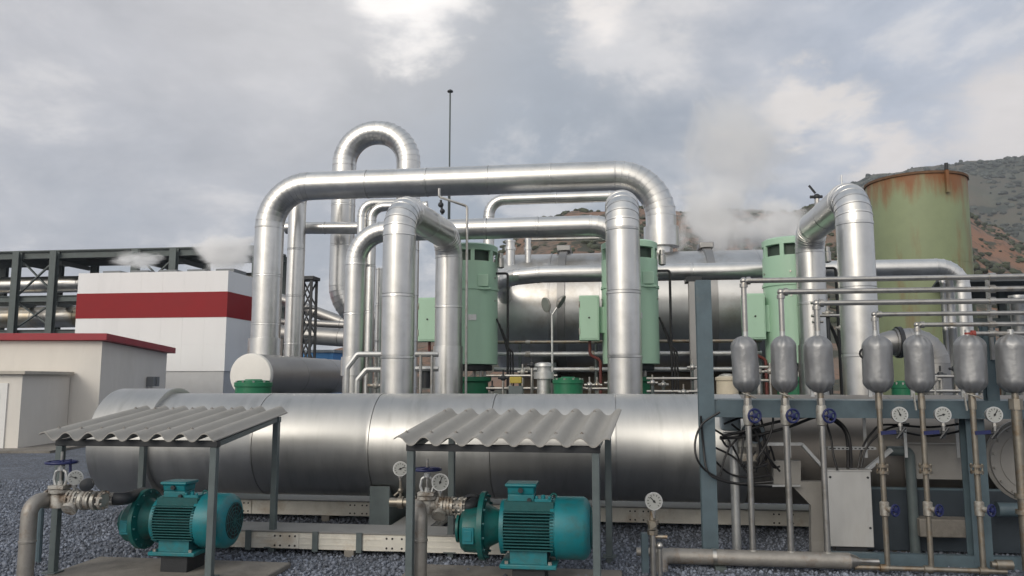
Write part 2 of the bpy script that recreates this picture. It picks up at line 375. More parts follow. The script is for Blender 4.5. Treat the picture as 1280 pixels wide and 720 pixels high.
g = MB().add([(-1150, -1150, 0), (1150, -1150, 0), (1150, 1150, 0), (-1150, 1150, 0)], [(0, 1, 2, 3)]).build('ground', GRAV); tag(g, 'blue grey crushed gravel ground of the plant yard', 'ground', kind='structure')
STONE = mat('gravel_stone', (.165, .185, .23), .8, 0, var=.28, vscale=.9, bump=.1, bscale=60, island=.55)
def scatter(name, base, faces, pos, scl, m, smooth=False, squash=None):
    n = len(pos); k = len(base[0]); base = np.array(base)
    b = base[np.random.randint(0, len(base), n)]*scl[:, None, :]
    a = np.random.rand(n)*6.283; ca, sa = np.cos(a)[:, None], np.sin(a)[:, None]
    x = b[:, :, 0]*ca-b[:, :, 1]*sa; y = b[:, :, 0]*sa+b[:, :, 1]*ca
    vs = np.stack([x, y, b[:, :, 2]], 2)+pos[:, None, :]
    fs = (np.array(faces)[None]+(np.arange(n)*k)[:, None, None]).reshape(-1, len(faces[0]))
    return mesh_np(name, vs.reshape(-1, 3), fs, m, smooth)
import bmesh
def ico(sub, jit, seed):
    bm = bmesh.new(); bmesh.ops.create_icosphere(bm, subdivisions=sub, radius=1); bm.verts.ensure_lookup_table()
    rs = np.random.RandomState(seed); v = np.array([x.co[:] for x in bm.verts]); v = v*(1+rs.uniform(-jit, jit, (len(v), 1))); f = [[q.index for q in p.verts] for p in bm.faces]; bm.free(); return v, f
ib = [ico(1, .28, i) for i in range(8)]
NS = 60000
yy = 6.3+8.2*np.random.rand(NS)**1.25; xx = (np.random.rand(NS)*2-1)*yy*.72
pos = np.stack([xx, yy, np.random.uniform(-.004, .012, NS)], 1)
s0 = np.random.uniform(.008, .020, NS); scl = s0[:, None]*np.random.uniform(.65, 1.25, (NS, 3))
nb = 2200; s0[:nb] = np.random.uniform(.020, .034, nb); scl[:nb] = s0[:nb, None]*np.random.uniform(.6, 1.3, (nb, 3))
st = scatter('gravel', [b[0] for b in ib], ib[0][1], pos, scl, STONE); tag(st, 'loose bluish grey crushed stones spread over the yard', 'gravel', kind='stuff')

def interp(x, tab):
    if x <= tab[0][0]: return tab[0][1]
    for (a, b), (c_, d) in zip(tab, tab[1:]):
        if x <= c_:
            t = (x-a)/(c_-a); t = t*t*(3-2*t); return b+(d-b)*t
    return tab[-1][1]
H1 = [(300, 462), (560, 400), (610, 330), (640, 292), (680, 264), (720, 255), (790, 258), (860, 258), (925, 250), (990, 254), (1050, 242), (1120, 218), (1160, 222), (1210, 249), (1250, 272), (1290, 294), (1400, 330), (1600, 380)]
H2 = [(700, 420), (860, 330), (960, 290), (1040, 243), (1080, 224), (1110, 210), (1150, 203), (1200, 199), (1240, 193), (1280, 187), (1400, 172), (1600, 190), (1750, 260)]
def hill_z(px, d, tab, D0, D1, amp, seed):
    y = interp(px, tab); zr = (475-y)/FPX*D1
    t = max(0, min(1, (d-D0)/(D1-D0))); wv = t*t*(3-2*t)*.45+t*.55
    if d > D1: wv = max(0, 1-(d-D1)/(D1*.9))
    x = (px-640)/FPX*d
    nz = noise.fractal(Vector((x/(D1*.10)+seed, d/(D1*.10), seed)), .9, 2.1, 6)*amp*min(1, t*2.2)
    rd = -abs(noise.noise(Vector((x/(D1*.16)+seed*3, d/(D1*.5), 1))))*amp*2.0*math.sin(math.pi*min(1, t))
    return zr*wv+nz+rd-.3
def hills(name, tab, D0, D1, amp, seed, m, pxs, nd):
    ds = [D0+(D1*1.5-D0)*i/nd for i in range(nd+1)]; vs = []; fs = []
    for d in ds:
        for px in pxs:
            vs.append(((px-640)/FPX*d, d, hill_z(px, d, tab, D0, D1, amp, seed)))
    k = len(pxs)
    for i in range(nd):
        for j in range(k-1): fs.append((i*k+j, i*k+j+1, (i+1)*k+j+1, (i+1)*k+j))
    return mesh_np(name, vs, fs, m)
def hill_mat(name, soil, soil2, shrub, scale, amt):
    m = mat(name, soil, .95, 0, var=.22, vscale=scale*.6, bump=0, c2=soil2, c2amt=.5, c2scale=scale*.35)
    nt = m.node_tree; N = nt.nodes; L = nt.links; b = N['Principled BSDF']; tc = [n for n in N if n.type == 'TEX_COORD'][0]
    n = N.new('ShaderNodeTexNoise'); n.inputs['Scale'].default_value = scale; n.inputs['Detail'].default_value = 10; n.inputs['Roughness'].default_value = .72; L.new(tc.outputs['Object'], n.inputs['Vector'])
    r = N.new('ShaderNodeMapRange'); r.inputs[1].default_value = amt; r.inputs[2].default_value = amt+.06; L.new(n.outputs['Fac'], r.inputs[0])
    sc_ = [q for q in N if q.type == 'VECT_MATH' and q.operation == 'SCALE'][0]
    mx = N.new('ShaderNodeMix'); mx.data_type = 'RGBA'; L.new(r.outputs[0], mx.inputs[0]); L.new(sc_.outputs[0], mx.inputs[6]); mx.inputs[7].default_value = (*shrub, 1); L.new(mx.outputs[2], b.inputs['Base Color'])
    bp = N.new('ShaderNodeBump'); bp.inputs['Distance'].default_value = 2; bp.inputs['Strength'].default_value = .6; L.new(n.outputs['Fac'], bp.inputs['Height']); L.new(bp.outputs[0], b.inputs['Normal'])
    return m
hm1 = hill_mat('red_hill_soil', (.25, .135, .085), (.17, .125, .095), (.055, .058, .042), .10, .49)
hm2 = hill_mat('green_hill', (.075, .08, .06), (.10, .085, .062), (.035, .045, .035), .03, .52)
h1 = hills('hills', H1, 70, 260, 2.6, 3.3, hm1, list(range(300, 1610, 8)), 90); tag(h1, 'reddish bare hillside with dark shrubs behind the plant', 'hill', kind='structure')
h2 = hills('far_hills', H2, 280, 720, 8, 8.1, hm2, list(range(700, 1760, 8)), 80); tag(h2, 'dark green mountain ridge behind the reddish hillside', 'hill', kind='structure')
LEAF = mat('shrub_leaves', (.055, .065, .04), .95, 0, var=.3, vscale=.6, bump=0, island=.4)
LEAF2 = mat('far_tree_leaves', (.06, .07, .062), .95, 0, var=.3, vscale=.2, bump=0, island=.4)
def bushes(name, tab, D0, D1, amp, seed, n, dr, pr, sr, m, label, th):
    ps = []; ss = []; rs = np.random.RandomState(seed == 3.3 and 5 or 9)
    while len(ps) < n:
        d = rs.uniform(*dr); px = rs.uniform(*pr); x = (px-640)/FPX*d
        if noise.noise(Vector((x/22*260/D1, d/30*260/D1, 4.2))) < rs.uniform(-.5, th): continue
        s = rs.uniform(*sr); ps.append((x, d, hill_z(px, d, tab, D0, D1, amp, seed)+s*.2)); ss.append((s*rs.uniform(.8, 1.5), s*rs.uniform(.8, 1.3), s*rs.uniform(.55, .95)))
    bb = [ico(2, .22, i+40) for i in range(6)]
    o = scatter(name, [b[0] for b in bb], bb[0][1], np.array(ps), np.array(ss), m); tag(o, label, 'shrubs', kind='stuff')
bushes('shrubs', H1, 70, 260, 2.6, 3.3, 2200, (110, 265), (600, 1380), (.3, 1.05), LEAF, 'scattered dark scrub on the reddish hillside', .25)
bushes('far_trees', H2, 280, 720, 8, 8.1, 2200, (430, 730), (960, 1400), (.8, 2.4), LEAF2, 'dark scrub and trees on the far mountain ridge', .2)

# ------------------------------------------------------------------ left buildings
def frame_at(origin, yaw):
    a = Vector((math.cos(R(yaw)), math.sin(R(yaw)), 0)); b = Vector((-math.sin(R(yaw)), math.cos(R(yaw)), 0)); return a, b
# white building with red stripe
qa = gz(P(280, 470, 31), 0); QZ = 6.15
t = thing('cooling_building', 'white cooling building with broad red stripe behind the cream shed', 'building', qa)
QL, QD = 6.5, 4.4
def qbox(z0, z1, out, name, m):
    c = qa-U*(QL/2)+V*(QD/2)+Z*((z0+z1)/2)
    return MB().box(c, QL+2*out, QD+2*out, z1-z0, U, V).build(name, m, t)
qbox(0, 2.15, -.04, 'base_course', mat('base_tile', (.50, .51, .52), .6, var=.06))
qbox(2.15, 4.28, 0, 'lower_wall', WHITE)
qbox(4.28, 5.30, .012, 'red_stripe', REDST)
qbox(5.30, 6.14, 0, 'upper_wall', WHITE)
mb = MB()
for i in range(1, 7):
    p = qa-U*(QL*i/7)-V*.001; mb.bar(p+Z*2.2, p+Z*6.1, .008, .006, V)
mb.bar(qa-U*QL-V*.004+Z*3.2, qa-V*.004+Z*3.2, .006, .012)
mb.build('panel_joint', mat('panel_joint_grey', (.75, .76, .77), .7), t)
for i in range(5):
    p = qa-U*(.5+i*1.25)+V*1.2; b = MB().box(p+Z*6.22, .8, 1.1, .2, U, V).build('roof_vent', LOUV, t, bev=.02)
# cream shed, red fascia, annex with a white door
a0 = P(125, 475, 23); X1, Y1 = Vector((1, .02, 0)).normalized(), Vector((-.055, 1, 0)).normalized()
sc0 = gz(a0, 0); SL, SD = 7.0, 5.0
t = thing('cream_shed', 'low cream rendered shed with red roof edge at the left', 'shed', sc0)
mb = MB(); vs = []
for (u_, v_, z0, z1) in ((0, 0, 0, 2.93), (0, SD, 0, 2.74), (-SL, SD, 0, 2.74), (-SL, 0, 0, 2.93)):
    p = sc0+X1*u_+Y1*v_; vs += [p, p+Z*z1]
mb.add(vs, [(0, 2, 3, 1), (2, 4, 5, 3), (4, 6, 7, 5), (6, 0, 1, 7), (1, 3, 5, 7), (0, 6, 4, 2)]).build('wall', CREAM, t)
ov = .22; vs = []
for dz in (0, .2):
    for (u_, v_, z) in ((ov, -ov, 2.95), (ov, SD+ov, 2.745), (-SL, SD+ov, 2.745), (-SL, -ov, 2.95)):
        vs.append(sc0+X1*u_+Y1*v_+Z*(z+dz))
rf = MB().add(vs, [(3, 2, 1, 0), (4, 5, 6, 7), (0, 1, 5, 4), (1, 2, 6, 5), (2, 3, 7, 6), (3, 0, 4, 7)]).build('roof', REDFA, t, bev=.01)
mb = MB()
for q in (3.4, 3.75): mb.box(sc0+X1*.12+Y1*q+Z*1.75, .22, .2, .32, X1, Y1)
mb.build('wall_vent', LOUV, t, bev=.01)
an = gz(P(28, 475, 20.5), 0); AD = (sc0-an).dot(Y1)-.01
MB().box(an-X1*1.5+Y1*(AD/2)+Z*.97, 3.0, AD, 1.94, X1, Y1).build('annex_wall', CREAM, t)
MB().box(an-X1*1.44+Y1*(AD/2-.08)+Z*1.99, 3.14, AD+.12, .09, X1, Y1).build('annex_roof', mat('annex_roof_slab', (.46, .43, .38), .8), t, bev=.01)
dr = MB().box(an-X1*.82-Y1*.02+Z*.86, .95, .04, 1.72, X1, Y1).build('door', DOORW, t, bev=.006)
mb = MB()
for z in (.45, 1.2): mb.box(an-X1*.82-Y1*.046+Z*z, .6, .014, .5, X1, Y1)
mb.build('door_panel', DOORW, dr, bev=.006)
# apron slab of the shed
ap = MB().box(an-X1*2+Y1*1.8+Z*.03, 6.5, 5.2, .06, X1, Y1).build('pavement', CONC); tag(ap, 'pale concrete apron round the cream shed', 'pavement', kind='structure')

# distant pipe rack on the far left
ra = gz(P(320, 470, 37.0), 0)
def rk(px, z): 
    q = row(px, 470, 320, 37.0); return gz(q, z)
t = thing('steel_pipe_bridge', 'dark steel pipe bridge carrying big pipes behind the white building', 'pipe bridge', gz(rk(62, 0), 0))
tops = 7.95
for depth in (0, 2.6):
    mb = MB(); mb.ibeam(rk(-90, tops)+V*depth, rk(322, tops)+V*depth, .2, .34, .03); mb.build('beam', DKST, t)
    mb = MB(); mb.ibeam(rk(-90, 5.78)+V*depth, rk(322, 5.78)+V*depth, .2, .3, .03); mb.build('beam', DKST, t)
    mb = MB(); mb.ibeam(rk(-90, 4.1)+V*depth, rk(322, 4.1)+V*depth, .2, .3, .03); mb.build('beam', DKST, t)
    for px in (-60, 15, 62, 165, 213, 318):
        p = rk(px, 0)+V*(depth-.22 if depth == 0 else depth+.22); MB().ibeam(p, p+Z*(tops+.15), .34, .26, .03, up=V).build('column', DKST, t)
for z in (7.6, 5.5, 3.8):
    for px in (15, 62, 165, 213, 318):
        MB().bar(rk(px, z)+V*.25, rk(px, z)+V*2.4, .14, .2).build('cross_beam', DKST, t)
for z0, z1 in ((4.3, 5.6), (5.95, 7.75)):
    for (pa, pb) in ((15, 62), (165, 213)):
        mb = MB(); mb.bar(rk(pa, z0)-V*.05, rk(pb, z1)-V*.05, .06, .12, V); mb.bar(rk(pa, z1)+V*.06, rk(pb, z0)+V*.06, .06, .12, V); mb.build('brace', DKST, t)
MB().box((rk(-90, tops+.2)+rk(322, tops+.2))/2+V*1.3, (rk(322, 0)-rk(-90, 0)).length, 2.9, .05, U, V).build('top_deck', DKST, t)
pipe('bridge_pipe', 'silver pipe on the upper tier of the steel pipe bridge', [rk(-90, 6.65)+V*1.3, rk(300, 6.65)+V*1.3], .42, .5, ALU, 2.2)
pipe('bridge_pipe', 'large golden brown pipe on the lower tier of the steel pipe bridge', [rk(-90, 5.0)+V*1.3, rk(300, 5.0)+V*1.3], .56, .5, GOLD, 2.2)
# dark lattice tower
la = gz(P(381, 470, 29), 0); t = thing('lattice_tower', 'black steel lattice tower between the tall pipes', 'tower', la)
tw, th = .5, 5.55
for i in (-1, 1):
    for j in (-1, 1): MB().bar(la+U*(tw/2*i)+V*(tw/2*j), la+U*(tw/2*i)+V*(tw/2*j)+Z*th, .09, .09).build('leg', BLKST, t)
for k in range(5):
    z0, z1 = .3+k*1.05, 1.25+k*1.05
    for j in (-1, 1):
        mb = MB(); mb.bar(la+U*(-tw/2)+V*(tw/2*j)+Z*z0, la+U*(tw/2)+V*(tw/2*j)+Z*z1, .05, .05); mb.bar(la+U*(tw/2)+V*(tw/2*j+.04)+Z*z0, la+U*(-tw/2)+V*(tw/2*j+.04)+Z*z1, .05, .05)
        mb.bar(la+U*(-tw/2)+V*(tw/2*j)+Z*(z1+.05), la+U*(tw/2)+V*(tw/2*j)+Z*(z1+.05), .06, .06); mb.build('lattice', BLKST, t)
MB().box(la+Z*th, tw+.2, tw+.2, .12, U, V).build('top_plate', BLKST, t)
# things between the pipes in the distance
pipe('distant_pipe', 'fat grey pipe beyond the lattice tower', [P(340, 416, 33), P(470, 425, 32)], .37, .4, ALUG, 1.5)
pipe('distant_pipe', 'thin bright pipe above the fat grey pipe beyond the lattice tower', [P(340, 402, 33.5), P(470, 408, 32.5)], .15, .4, ALUG, 1.5)
pipe('distant_pipe', 'sloping grey pipe descending beyond the lattice tower', [P(345, 372, 34), P(470, 418, 33)], .25, .4, ALUG, 1.5)
bc = gz(P(398, 470, 31), 0); t = thing('blue_cabin', 'blue painted steel cabin beyond the capped cylinder', 'cabin', bc)
MB().box(bc+Z*1.42, 1.9, 2.0, 2.84, U, V).build('wall', BLUEL, t, bev=.02)
MB().box(bc+Z*2.89, 2.04, 2.14, .1, U, V).build('roof', mat('cabin_roof', (.2, .24, .28), .6), t)
mb = MB()
for i in range(7): mb.bar(bc-V*1.005+U*(-.8+i*.265)+Z*.2, bc-V*1.005+U*(-.8+i*.265)+Z*2.7, .03, .014, V)
mb.build('wall_rib', BLUEL, t)

# ------------------------------------------------------------------ tall clad pipes
GD = 20.3; g0 = P(331, 447, GD); gzc = P(371, 233, row(371, 233, 331, GD).y).z; g1 = gz(g0, gzc)
k = row(825, 222, 331, GD); g2 = gz(k, gzc); g3 = gz(k, P(825, 309, k.y).z)
pipe('overhead_pipe', 'longest silver pipe crossing the view at the top and bending down at both ends', [gz(g0, 2.0), g1, g2, g3], .37, 1.08, ALU, 1.45, 10,
     sleeves=[(gz(g0, 2.02), gz(g0, P(331, 423, GD).z), .43), (gz(g2, g3.z), gz(g2, P(825, 284, k.y).z), .425), (gz(g2, 4.3), gz(g2, g3.z+.02), .27)])
h0 = P(366, 440, 21.8); hz = P(366, 233, 21.8).z
pipe('tall_pipe', 'slimmer silver riser close behind the left leg of the longest pipe', [gz(h0, .2), gz(h0, hz), gz(row(418, 233, 366, 21.8), hz)], .243, .48, ALU, 1.4)
pipe('cross_pipe', 'short thin horizontal pipe between slim riser and arched pipe', [row(358, 285, 366, 22.5), row(458, 285, 366, 22.5)], .175, .3, ALU, 1.6)
j0 = P(428, 300, 23.4); j1 = row(509, 300, 428, 23.4); jz = P(468, 167, 23.35).z; rad = (j1-j0).length/2
jl = P(428, 398, 23.4).z
pipe('arched_pipe', 'silver pipe arching over in a tall inverted U above the longest pipe', [gz(j0, jl)+U*1.4+V*.4, gz(j0, jl), gz(j0, jz), gz(j1, jz), gz(j1, .2)], .36, rad*.975, ALU, 1.4, 11)
for i, (px, yb, lab) in enumerate(((452, 490, 'narrow silver pipe with top bend, left of two beside the arched pipe'), (464, 490, 'narrow silver pipe with top bend, right of two beside the arched pipe'))):
    a = P(px, 300, 17.6+i*.0); zt = P(px, 254+i*5, 17.6).z
    pipe('narrow_pipe', lab, [gz(a, .2), gz(a, zt), gz(a, zt)+U*1.3+V*(.0 if i else .25)], .105, .28, ALU, 1.0, 6, n=24)
a = P(476, 300, 18.2); pipe('narrow_pipe', 'straight narrow pipe standing just left of the foremost arched pipe', [gz(a, .2), gz(a, 4.4)], .1, .2, ALU, .9, n=24)
b0 = P(443, 400, 15.1); bz = P(480, 290, 15.1).z; b1 = row(782, 290, 443, 15.1)
pipe('branch_pipe', 'silver pipe that rises, bends right and runs level below the longest pipe', [gz(b0, .2), gz(b0, bz), gz(b1, bz), gz(b1, 3.6)], .2, .62, ALU, 1.05, 9, sleeves=[(gz(b0, P(443, 470, 15.1).z), gz(b0, P(443, 446, 15.1).z), .235)])
d0 = P(611, 300, 17.3); dz = P(640, 250, 17.3).z
pipe('slender_pipe', 'slender silver pipe between the longest pipe and the branch pipe', [gz(d0, 3.2), gz(d0, dz), gz(row(784, 250, 611, 17.3), dz), gz(row(784, 250, 611, 17.3), 4.2)], .122, .36, ALU, 1.3, 7, n=28)
l0 = row(664, 300, 640, 15.6)
tag(MB().tube([l0, row(775, 300, 640, 15.6, l0.z)], .035, 10).build('thin_tube', STAIN, origin=l0), 'thin dark tube just under the level branch pipe', 'tube')
for px, y0, r, lab in ((638, 303, .11, 'short silver stub rising from the big vessel top at left'), (660, 288, .075, 'thin capped stub rising from the big vessel top')):
    a = P(px, 330, 18.6); zt = P(px, y0, 18.6).z
    t = thing('vessel_stub', lab, 'pipe', gz(a, 4.4)); MB().cyl(gz(a, 4.4), gz(a, zt), r, n=20).build('pipe_run', ALU, t); MB().cyl(gz(a, zt), gz(a, zt+.05), r*1.15, n=20).build('cap', ALU, t); MB().cyl(gz(a, 4.9), gz(a, 4.97), r*1.25, n=20).build('collar', ALU, t)
# three inverted-U pipes at the front
ZU = 4.47
cpos = P(780, 400, 11.55)
def upipe(px, back, lab):
    a = row(px, 400, 780, 11.55); a = gz(a, .3)
    if back is None: e = a+V*2.75
    else: e = gz(P(back[0], 400, back[1]), .3)
    return pipe('inverted_u_pipe', lab, [a, gz(a, ZU), gz(e, ZU), e], .252, .42, ALU, 1.05, 7, sleeves=[(gz(e, .4), gz(e, 2.42), .275)], group='inverted U pipes in front of the green pumps')
upipe(497.5, (560.5, 14.5), 'inverted U pipe standing left of the first mint green pump')
upipe(780, None, 'inverted U pipe end-on in front of the middle mint green pump')
upipe(1074, (1016, 13.9), 'inverted U pipe in front of the mint green pump and rusty tank')
rv = P(1021, 246, 13.0); t = thing('relief_valve', 'small black relief valve on top of the bending pipe by the rusty tank', 'valve', rv-Z*.3)
MB().cyl(rv-Z*.3, rv, .04, n=10).build('neck', STAIN, t)
mb = MB(); mb.ball(rv, .055, 10, 6); mb.cyl(rv-U*.11, rv+U*.09, .026, n=8); mb.build('valve_body', BLKST, t); MB().bar(rv+Z*.06-U*.02, rv+Z*.2-U*.12, .03, .03).build('lever', BLKST, t)
rv = P(1052, 224, 11.4); tag(MB().cyl(rv-Z*.08, rv+Z*.06, .012, n=8).build('vent_pin', GALV, origin=rv-Z*.08), 'tiny metal pin on the top bend of the front pipe by the tank', 'pin')

# ------------------------------------------------------------------ horizontal vessel and F pipe
v0 = row(632, 395, 640, 19.5); v1 = row(1010, 395, 640, 19.5); vz = 3.45
t = thing('process_vessel', 'huge horizontal silver vessel behind the mint green pumps', 'vessel', gz((v0+v1)/2, 0))
clad(MB(), gz(v0, vz), gz(v1, vz), 1.46, 1.15, 64, .008).build('shell', ALUV, t)
MB().lathe([(0, 1.46), (.12, 1.35), (.2, 1.0), (.24, .5), (.25, .01)], gz(v0, vz), -U, 48).build('head', ALUV, t)
MB().lathe([(0, 1.46), (.12, 1.35), (.2, 1.0), (.24, .5), (.25, .01)], gz(v1, vz), U, 48).build('head', ALUV, t)
for px in (706, 884):
    c_ = gz(row(px, 395, 640, 19.5), vz); MB().lathe([(-.09, 1.44), (-.088, 1.52), (.088, 1.52), (.09, 1.44)], c_, U, 64).build('band', ALUG, t)
    MB().box(c_+Z*1.58, .34, .6, .14, U, V).build('lifting_pad', ALUG, t, bev=.02)
for px in (690, 930):
    c_ = gz(row(px, 395, 640, 19.5), 1.1); MB().box(c_, .35, 2.2, 2.2, U, V).build('saddle', DKST, t)
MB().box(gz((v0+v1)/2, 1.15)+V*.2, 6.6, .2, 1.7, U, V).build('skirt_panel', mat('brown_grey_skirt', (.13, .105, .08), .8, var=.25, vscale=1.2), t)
f0 = row(628, 341, 640, 16.7); fz = P(800, 341, row(800, 341, 640, 16.7).y).z; f1 = row(1199, 335, 640, 16.7)
pipe('level_pipe', 'long level silver pipe passing behind the mint pumps to the right', [gz(f0, fz-.35)+V*1.6-U*.15, gz(f0, fz-.06), gz(f0, fz)+U*.8, gz(f1, fz), gz(f1, .2)], .18, .42, ALU, 1.5, 7)

# ------------------------------------------------------------------ mint green vertical pumps
def vpump(px, d, lab, boxlab=None):
    b = gz(P(px, 400, d), 0); t = thing('vertical_pump', lab, 'pump', b, 'mint green vertical pumps')
    r = .545
    MB().lathe([(2.1, r-.02), (2.11, r), (3.55, r), (3.555, r+.02), (3.60, r+.02), (3.605, r), (4.0, r), (4.005, r-.01)], b, Z, 48).build('motor_shell', GREEN, t)
    MB().lathe([(4.0, r-.015), (4.11, r-.015), (4.112, r*.82), (4.33, r*.82)], b, Z, 48).build('fan_cage', mat('fan_cage_dark', (.045, .07, .055), .6), t)
    MB().lathe([(3.99, r-.02), (4.0, r), (4.115, r), (4.12, r-.03)], b, Z, 48).build('vent_sill', GREEN, t)
    mb = MB()
    for k in range(8):
        a = 2*math.pi*(k+.15)/8
        vs = []
        for q in range(5):
            aa = a+(q-2)*.035; e = Vector((math.cos(aa), math.sin(aa), 0)); vs.append([b+e*(r-.045)+Z*4.0, b+e*r+Z*4.0, b+e*r+Z*4.335, b+e*(r-.045)+Z*4.335])
        MB().rings(vs).build('vent_post', GREEN, t)
    MB().lathe([(4.33, .2), (4.332, r), (4.44, r), (4.47, r-.05), (4.485, .1)], b, Z, 48).build('top_cap', GREEN, t)
    MB().lathe([(1.98, .42), (2.0, .44), (2.09, .44), (2.095, .40)], b, Z, 32).build('flange', BLKST, t)
    mb = MB()
    for k in range(6):
        e = Vector((math.cos(k*1.047+.3), math.sin(k*1.047+.3), 0)); mb.cyl(b+e*.3+Z*1.85, b+e*.3+Z*1.99, .03, n=8)
    mb.build('lantern_post', STAIN, t)
    MB().lathe([(0, .42), (.05, .36), (1.75, .36), (1.78, .42), (1.86, .42), (1.865, .3)], b, Z, 36).build('pump_barrel', DGREEN, t)
    # terminal box on the left flank
    c_ = b-U*(r+.24)-V*.18+Z*2.98
    bx = MB().box(c_, .38, .40, .86, U, V).build('terminal_box', GREEN, t, bev=.012)
    MB().box(c_-V*.206, .33, .012, .8, U, V).build('box_door', GREEN, bx, bev=.004)
    MB().cyl(c_-V*.21, c_-V*.225, .018, n=10).build('latch', BLACK, bx)
    MB().box(b-U*(r+.03)-V*.12+Z*2.95, .16, .2, .5, U, V).build('box_neck', GREEN, t)
    mb = MB()
    mb.box(b+U*(r*.62)-V*(r*.86)+Z*3.72, .22, .08, .24, U, V); mb.box(b+U*(r*.62)-V*(r*.86)+Z*3.56, .30, .06, .04, U, V)
    mb.build('bracket', GREEN, t, bev=.01)
    e = (-V+U*.25).normalized(); MB().box(b+e*(r+.004)+Z*3.0, .16, .012, .11, Z.cross(e)*-1, e).build('name_plate', GALV, t)
    for q in (3.35, 3.8):
        for a_ in (.35, 1.25, 2.2, 3.4): e = Vector((math.sin(a_*1.7-1), -math.cos(a_*1.7-1), 0)); MB().cyl(b+e*(r-.01)+Z*q, b+e*(r+.018)+Z*q, .018, n=6).build('bolt', STAIN, t)
    for q in (2.72, 3.24): MB().cyl(c_-V*.2-U*.185+Z*(q-2.98-.06), c_-V*.2-U*.185+Z*(q-2.98+.06), .014, n=8).build('hinge', FITT, bx)
    MB().tube(poly([c_-Z*.43, c_-Z*.7, c_-Z*.8+U*.2, c_-Z*2.2+U*.2], .1), .03, 8).build('conduit', mat('red_brown_conduit', (.13, .03, .025), .5), t)
    p = b+U*(r+.1)-V*.1
    MB().tube(poly([p-U*.15+Z*3.9, p+U*.12+Z*3.9, p+U*.12+Z*.2], .05), .025, 8).build('conduit', BLACK, t)
    MB().lathe([(0, .03), (.02, .07), (.2, .07), (.22, .05), (.3, .05), (.31, .02)], p-U*.02+Z*4.0, Z, 14).build('lubricator', STAIN, t)
    mb = MB()
    for k in range(3):
        o = .05*k; mb.tube(poly([p-U*(.1-o)+Z*(3.0-.1*k), p+U*(.05+o)+Z*(2.6-.1*k), p+U*(.12+o)+Z*2.35, p+U*(.15+o)+Z*.5], .1), .02, 6)
    mb.build('cable', BLACK, t)
    return b
vb = []
for px, d, lab in ((588, 15.6, 'mint green vertical pump farthest to the left, right of the first inverted U pipe'), (788, 15.2, 'mint green vertical pump half hidden behind the end-on inverted U pipe'), (993, 14.85, 'mint green vertical pump beside the bending pipe near the rusty tank')):
    vb.append(vpump(px, d, lab))

# ------------------------------------------------------------------ rusty tank
tk = gz(P(1154, 400, 22.2), 0); t = thing('storage_tank', 'tall green storage tank with rust bleeding from its rim', 'tank', tk)
TR, TZ = 1.32, 7.47
mb = MB(); mb.lathe([(0, TR), (2.5, TR), (2.503, TR+.006), (2.51, TR), (5.0, TR), (5.003, TR+.006), (5.01, TR), (TZ-.02, TR), (TZ, TR-.01)], tk, Z, 72); mb.build('shell', TANK, t)
MB().lathe([(TZ-.06, TR), (TZ-.055, TR+.035), (TZ+.01, TR+.035), (TZ+.015, TR-.1)], tk, Z, 72).build('rim', mat('rim_rust', (.14, .075, .04), .8, var=.3, vscale=6), t)
br_ = tk+Vector((.16, -TR-.06, 0)); mb = MB(); mb.box(br_+Z*(TZ-.30), .08, .08, .62); mb.build('ladder_bracket', TANK, t); MB().cyl(br_+Z*(TZ+.02), br_+Z*(TZ+.2), .05, n=10).build('vent_stub', BLKST, t)
# elbow fitting before the tank
e0 = P(1118, 428, 13.2); e1 = row(1165, 428, 1118, 13.2, e0.z)
t = pipe('elbow_outlet', 'short grey elbow pipe turning down before the rusty tank', [e0, e1+U*.02, gz(e1+U*.02, .2)], .235, .36, ALUG, .8, 6)
MB().lathe([(0, .20), (.005, .265), (.07, .265), (.075, .2)], e0+U*.03, U, 32).build('black_flange', BLKST, t)
MB().lathe([(-.3, .14), (-.1, .2), (0, .2)], e0+U*.03, U, 24).build('reducer', ALUG, t)
# slim pipes at right
for px, r, y0, lab in ((1181, .05, 352, 'thinnest vertical pipe left of the down-turned level pipe'), (1189, .075, 348, 'slim vertical pipe touching the down-turned level pipe'), (1273, .12, 372, 'bright vertical pipe at the right picture edge')):
    a = P(px, 400, 14.6); t = thing('slim_riser', lab, 'pipe', gz(a, 0)); clad(MB(), gz(a, .1), gz(a, P(px, y0, 14.6).z), r, 1.0, 20, .004).build('pipe_run', ALU, t); MB().cyl(gz(a, P(px, y0, 14.6).z), gz(a, P(px, y0, 14.6).z+.04), r*1.2, n=20).build('cap', ALU, t)
# dark steel plant block at far right
kb = gz(P(1258, 470, 20), 0); t = thing('plant_shelter', 'dark steel equipment shelter with sloped roof at the far right', 'shelter', kb)
for i in (-1, 0, 1):
    for j in (0, 1): MB().ibeam(kb+U*(1.1*i)+V*(2*j), kb+U*(1.1*i)+V*(2*j)+Z*4.05, .14, .14, .02, up=V).build('column', DKST, t)
for z in (1.8, 2.6, 3.3): 
    mb = MB()
    for j in (0, 1): mb.bar(kb-U*1.2+V*(2*j-.12)+Z*z, kb+U*1.2+V*(2*j-.12)+Z*z, .08, .12)
    mb.build('beam', DKST, t)
mb = MB(); mb.prof([(-1.2, 4.05), (-.3, 4.42), (2.4, 4.1), (2.4, 4.04), (-.3, 4.36), (-1.2, 4.0)], kb-U*1.4, kb+U*1.6); mb.build('roof', mat('shelter_roof', (.09, .10, .11), .7), t)
MB().box(kb+V*1.9+Z*1.3, 2.4, .2, 2.6, U, V).build('block_wall', BROWN, t)
MB().cyl(kb+V*1+U*-.9+Z*2.2, kb+V*1+U*1.1+Z*2.2, .45, n=28).build('cooler', DKST, t)
mb = MB()
for i in range(6): mb.cyl(kb+U*(-.8+.3*i)+V*.4, kb+U*(-.8+.3*i)+V*.4+Z*(2.6+.25*(i % 3)), .05+.015*(i % 2), n=10)
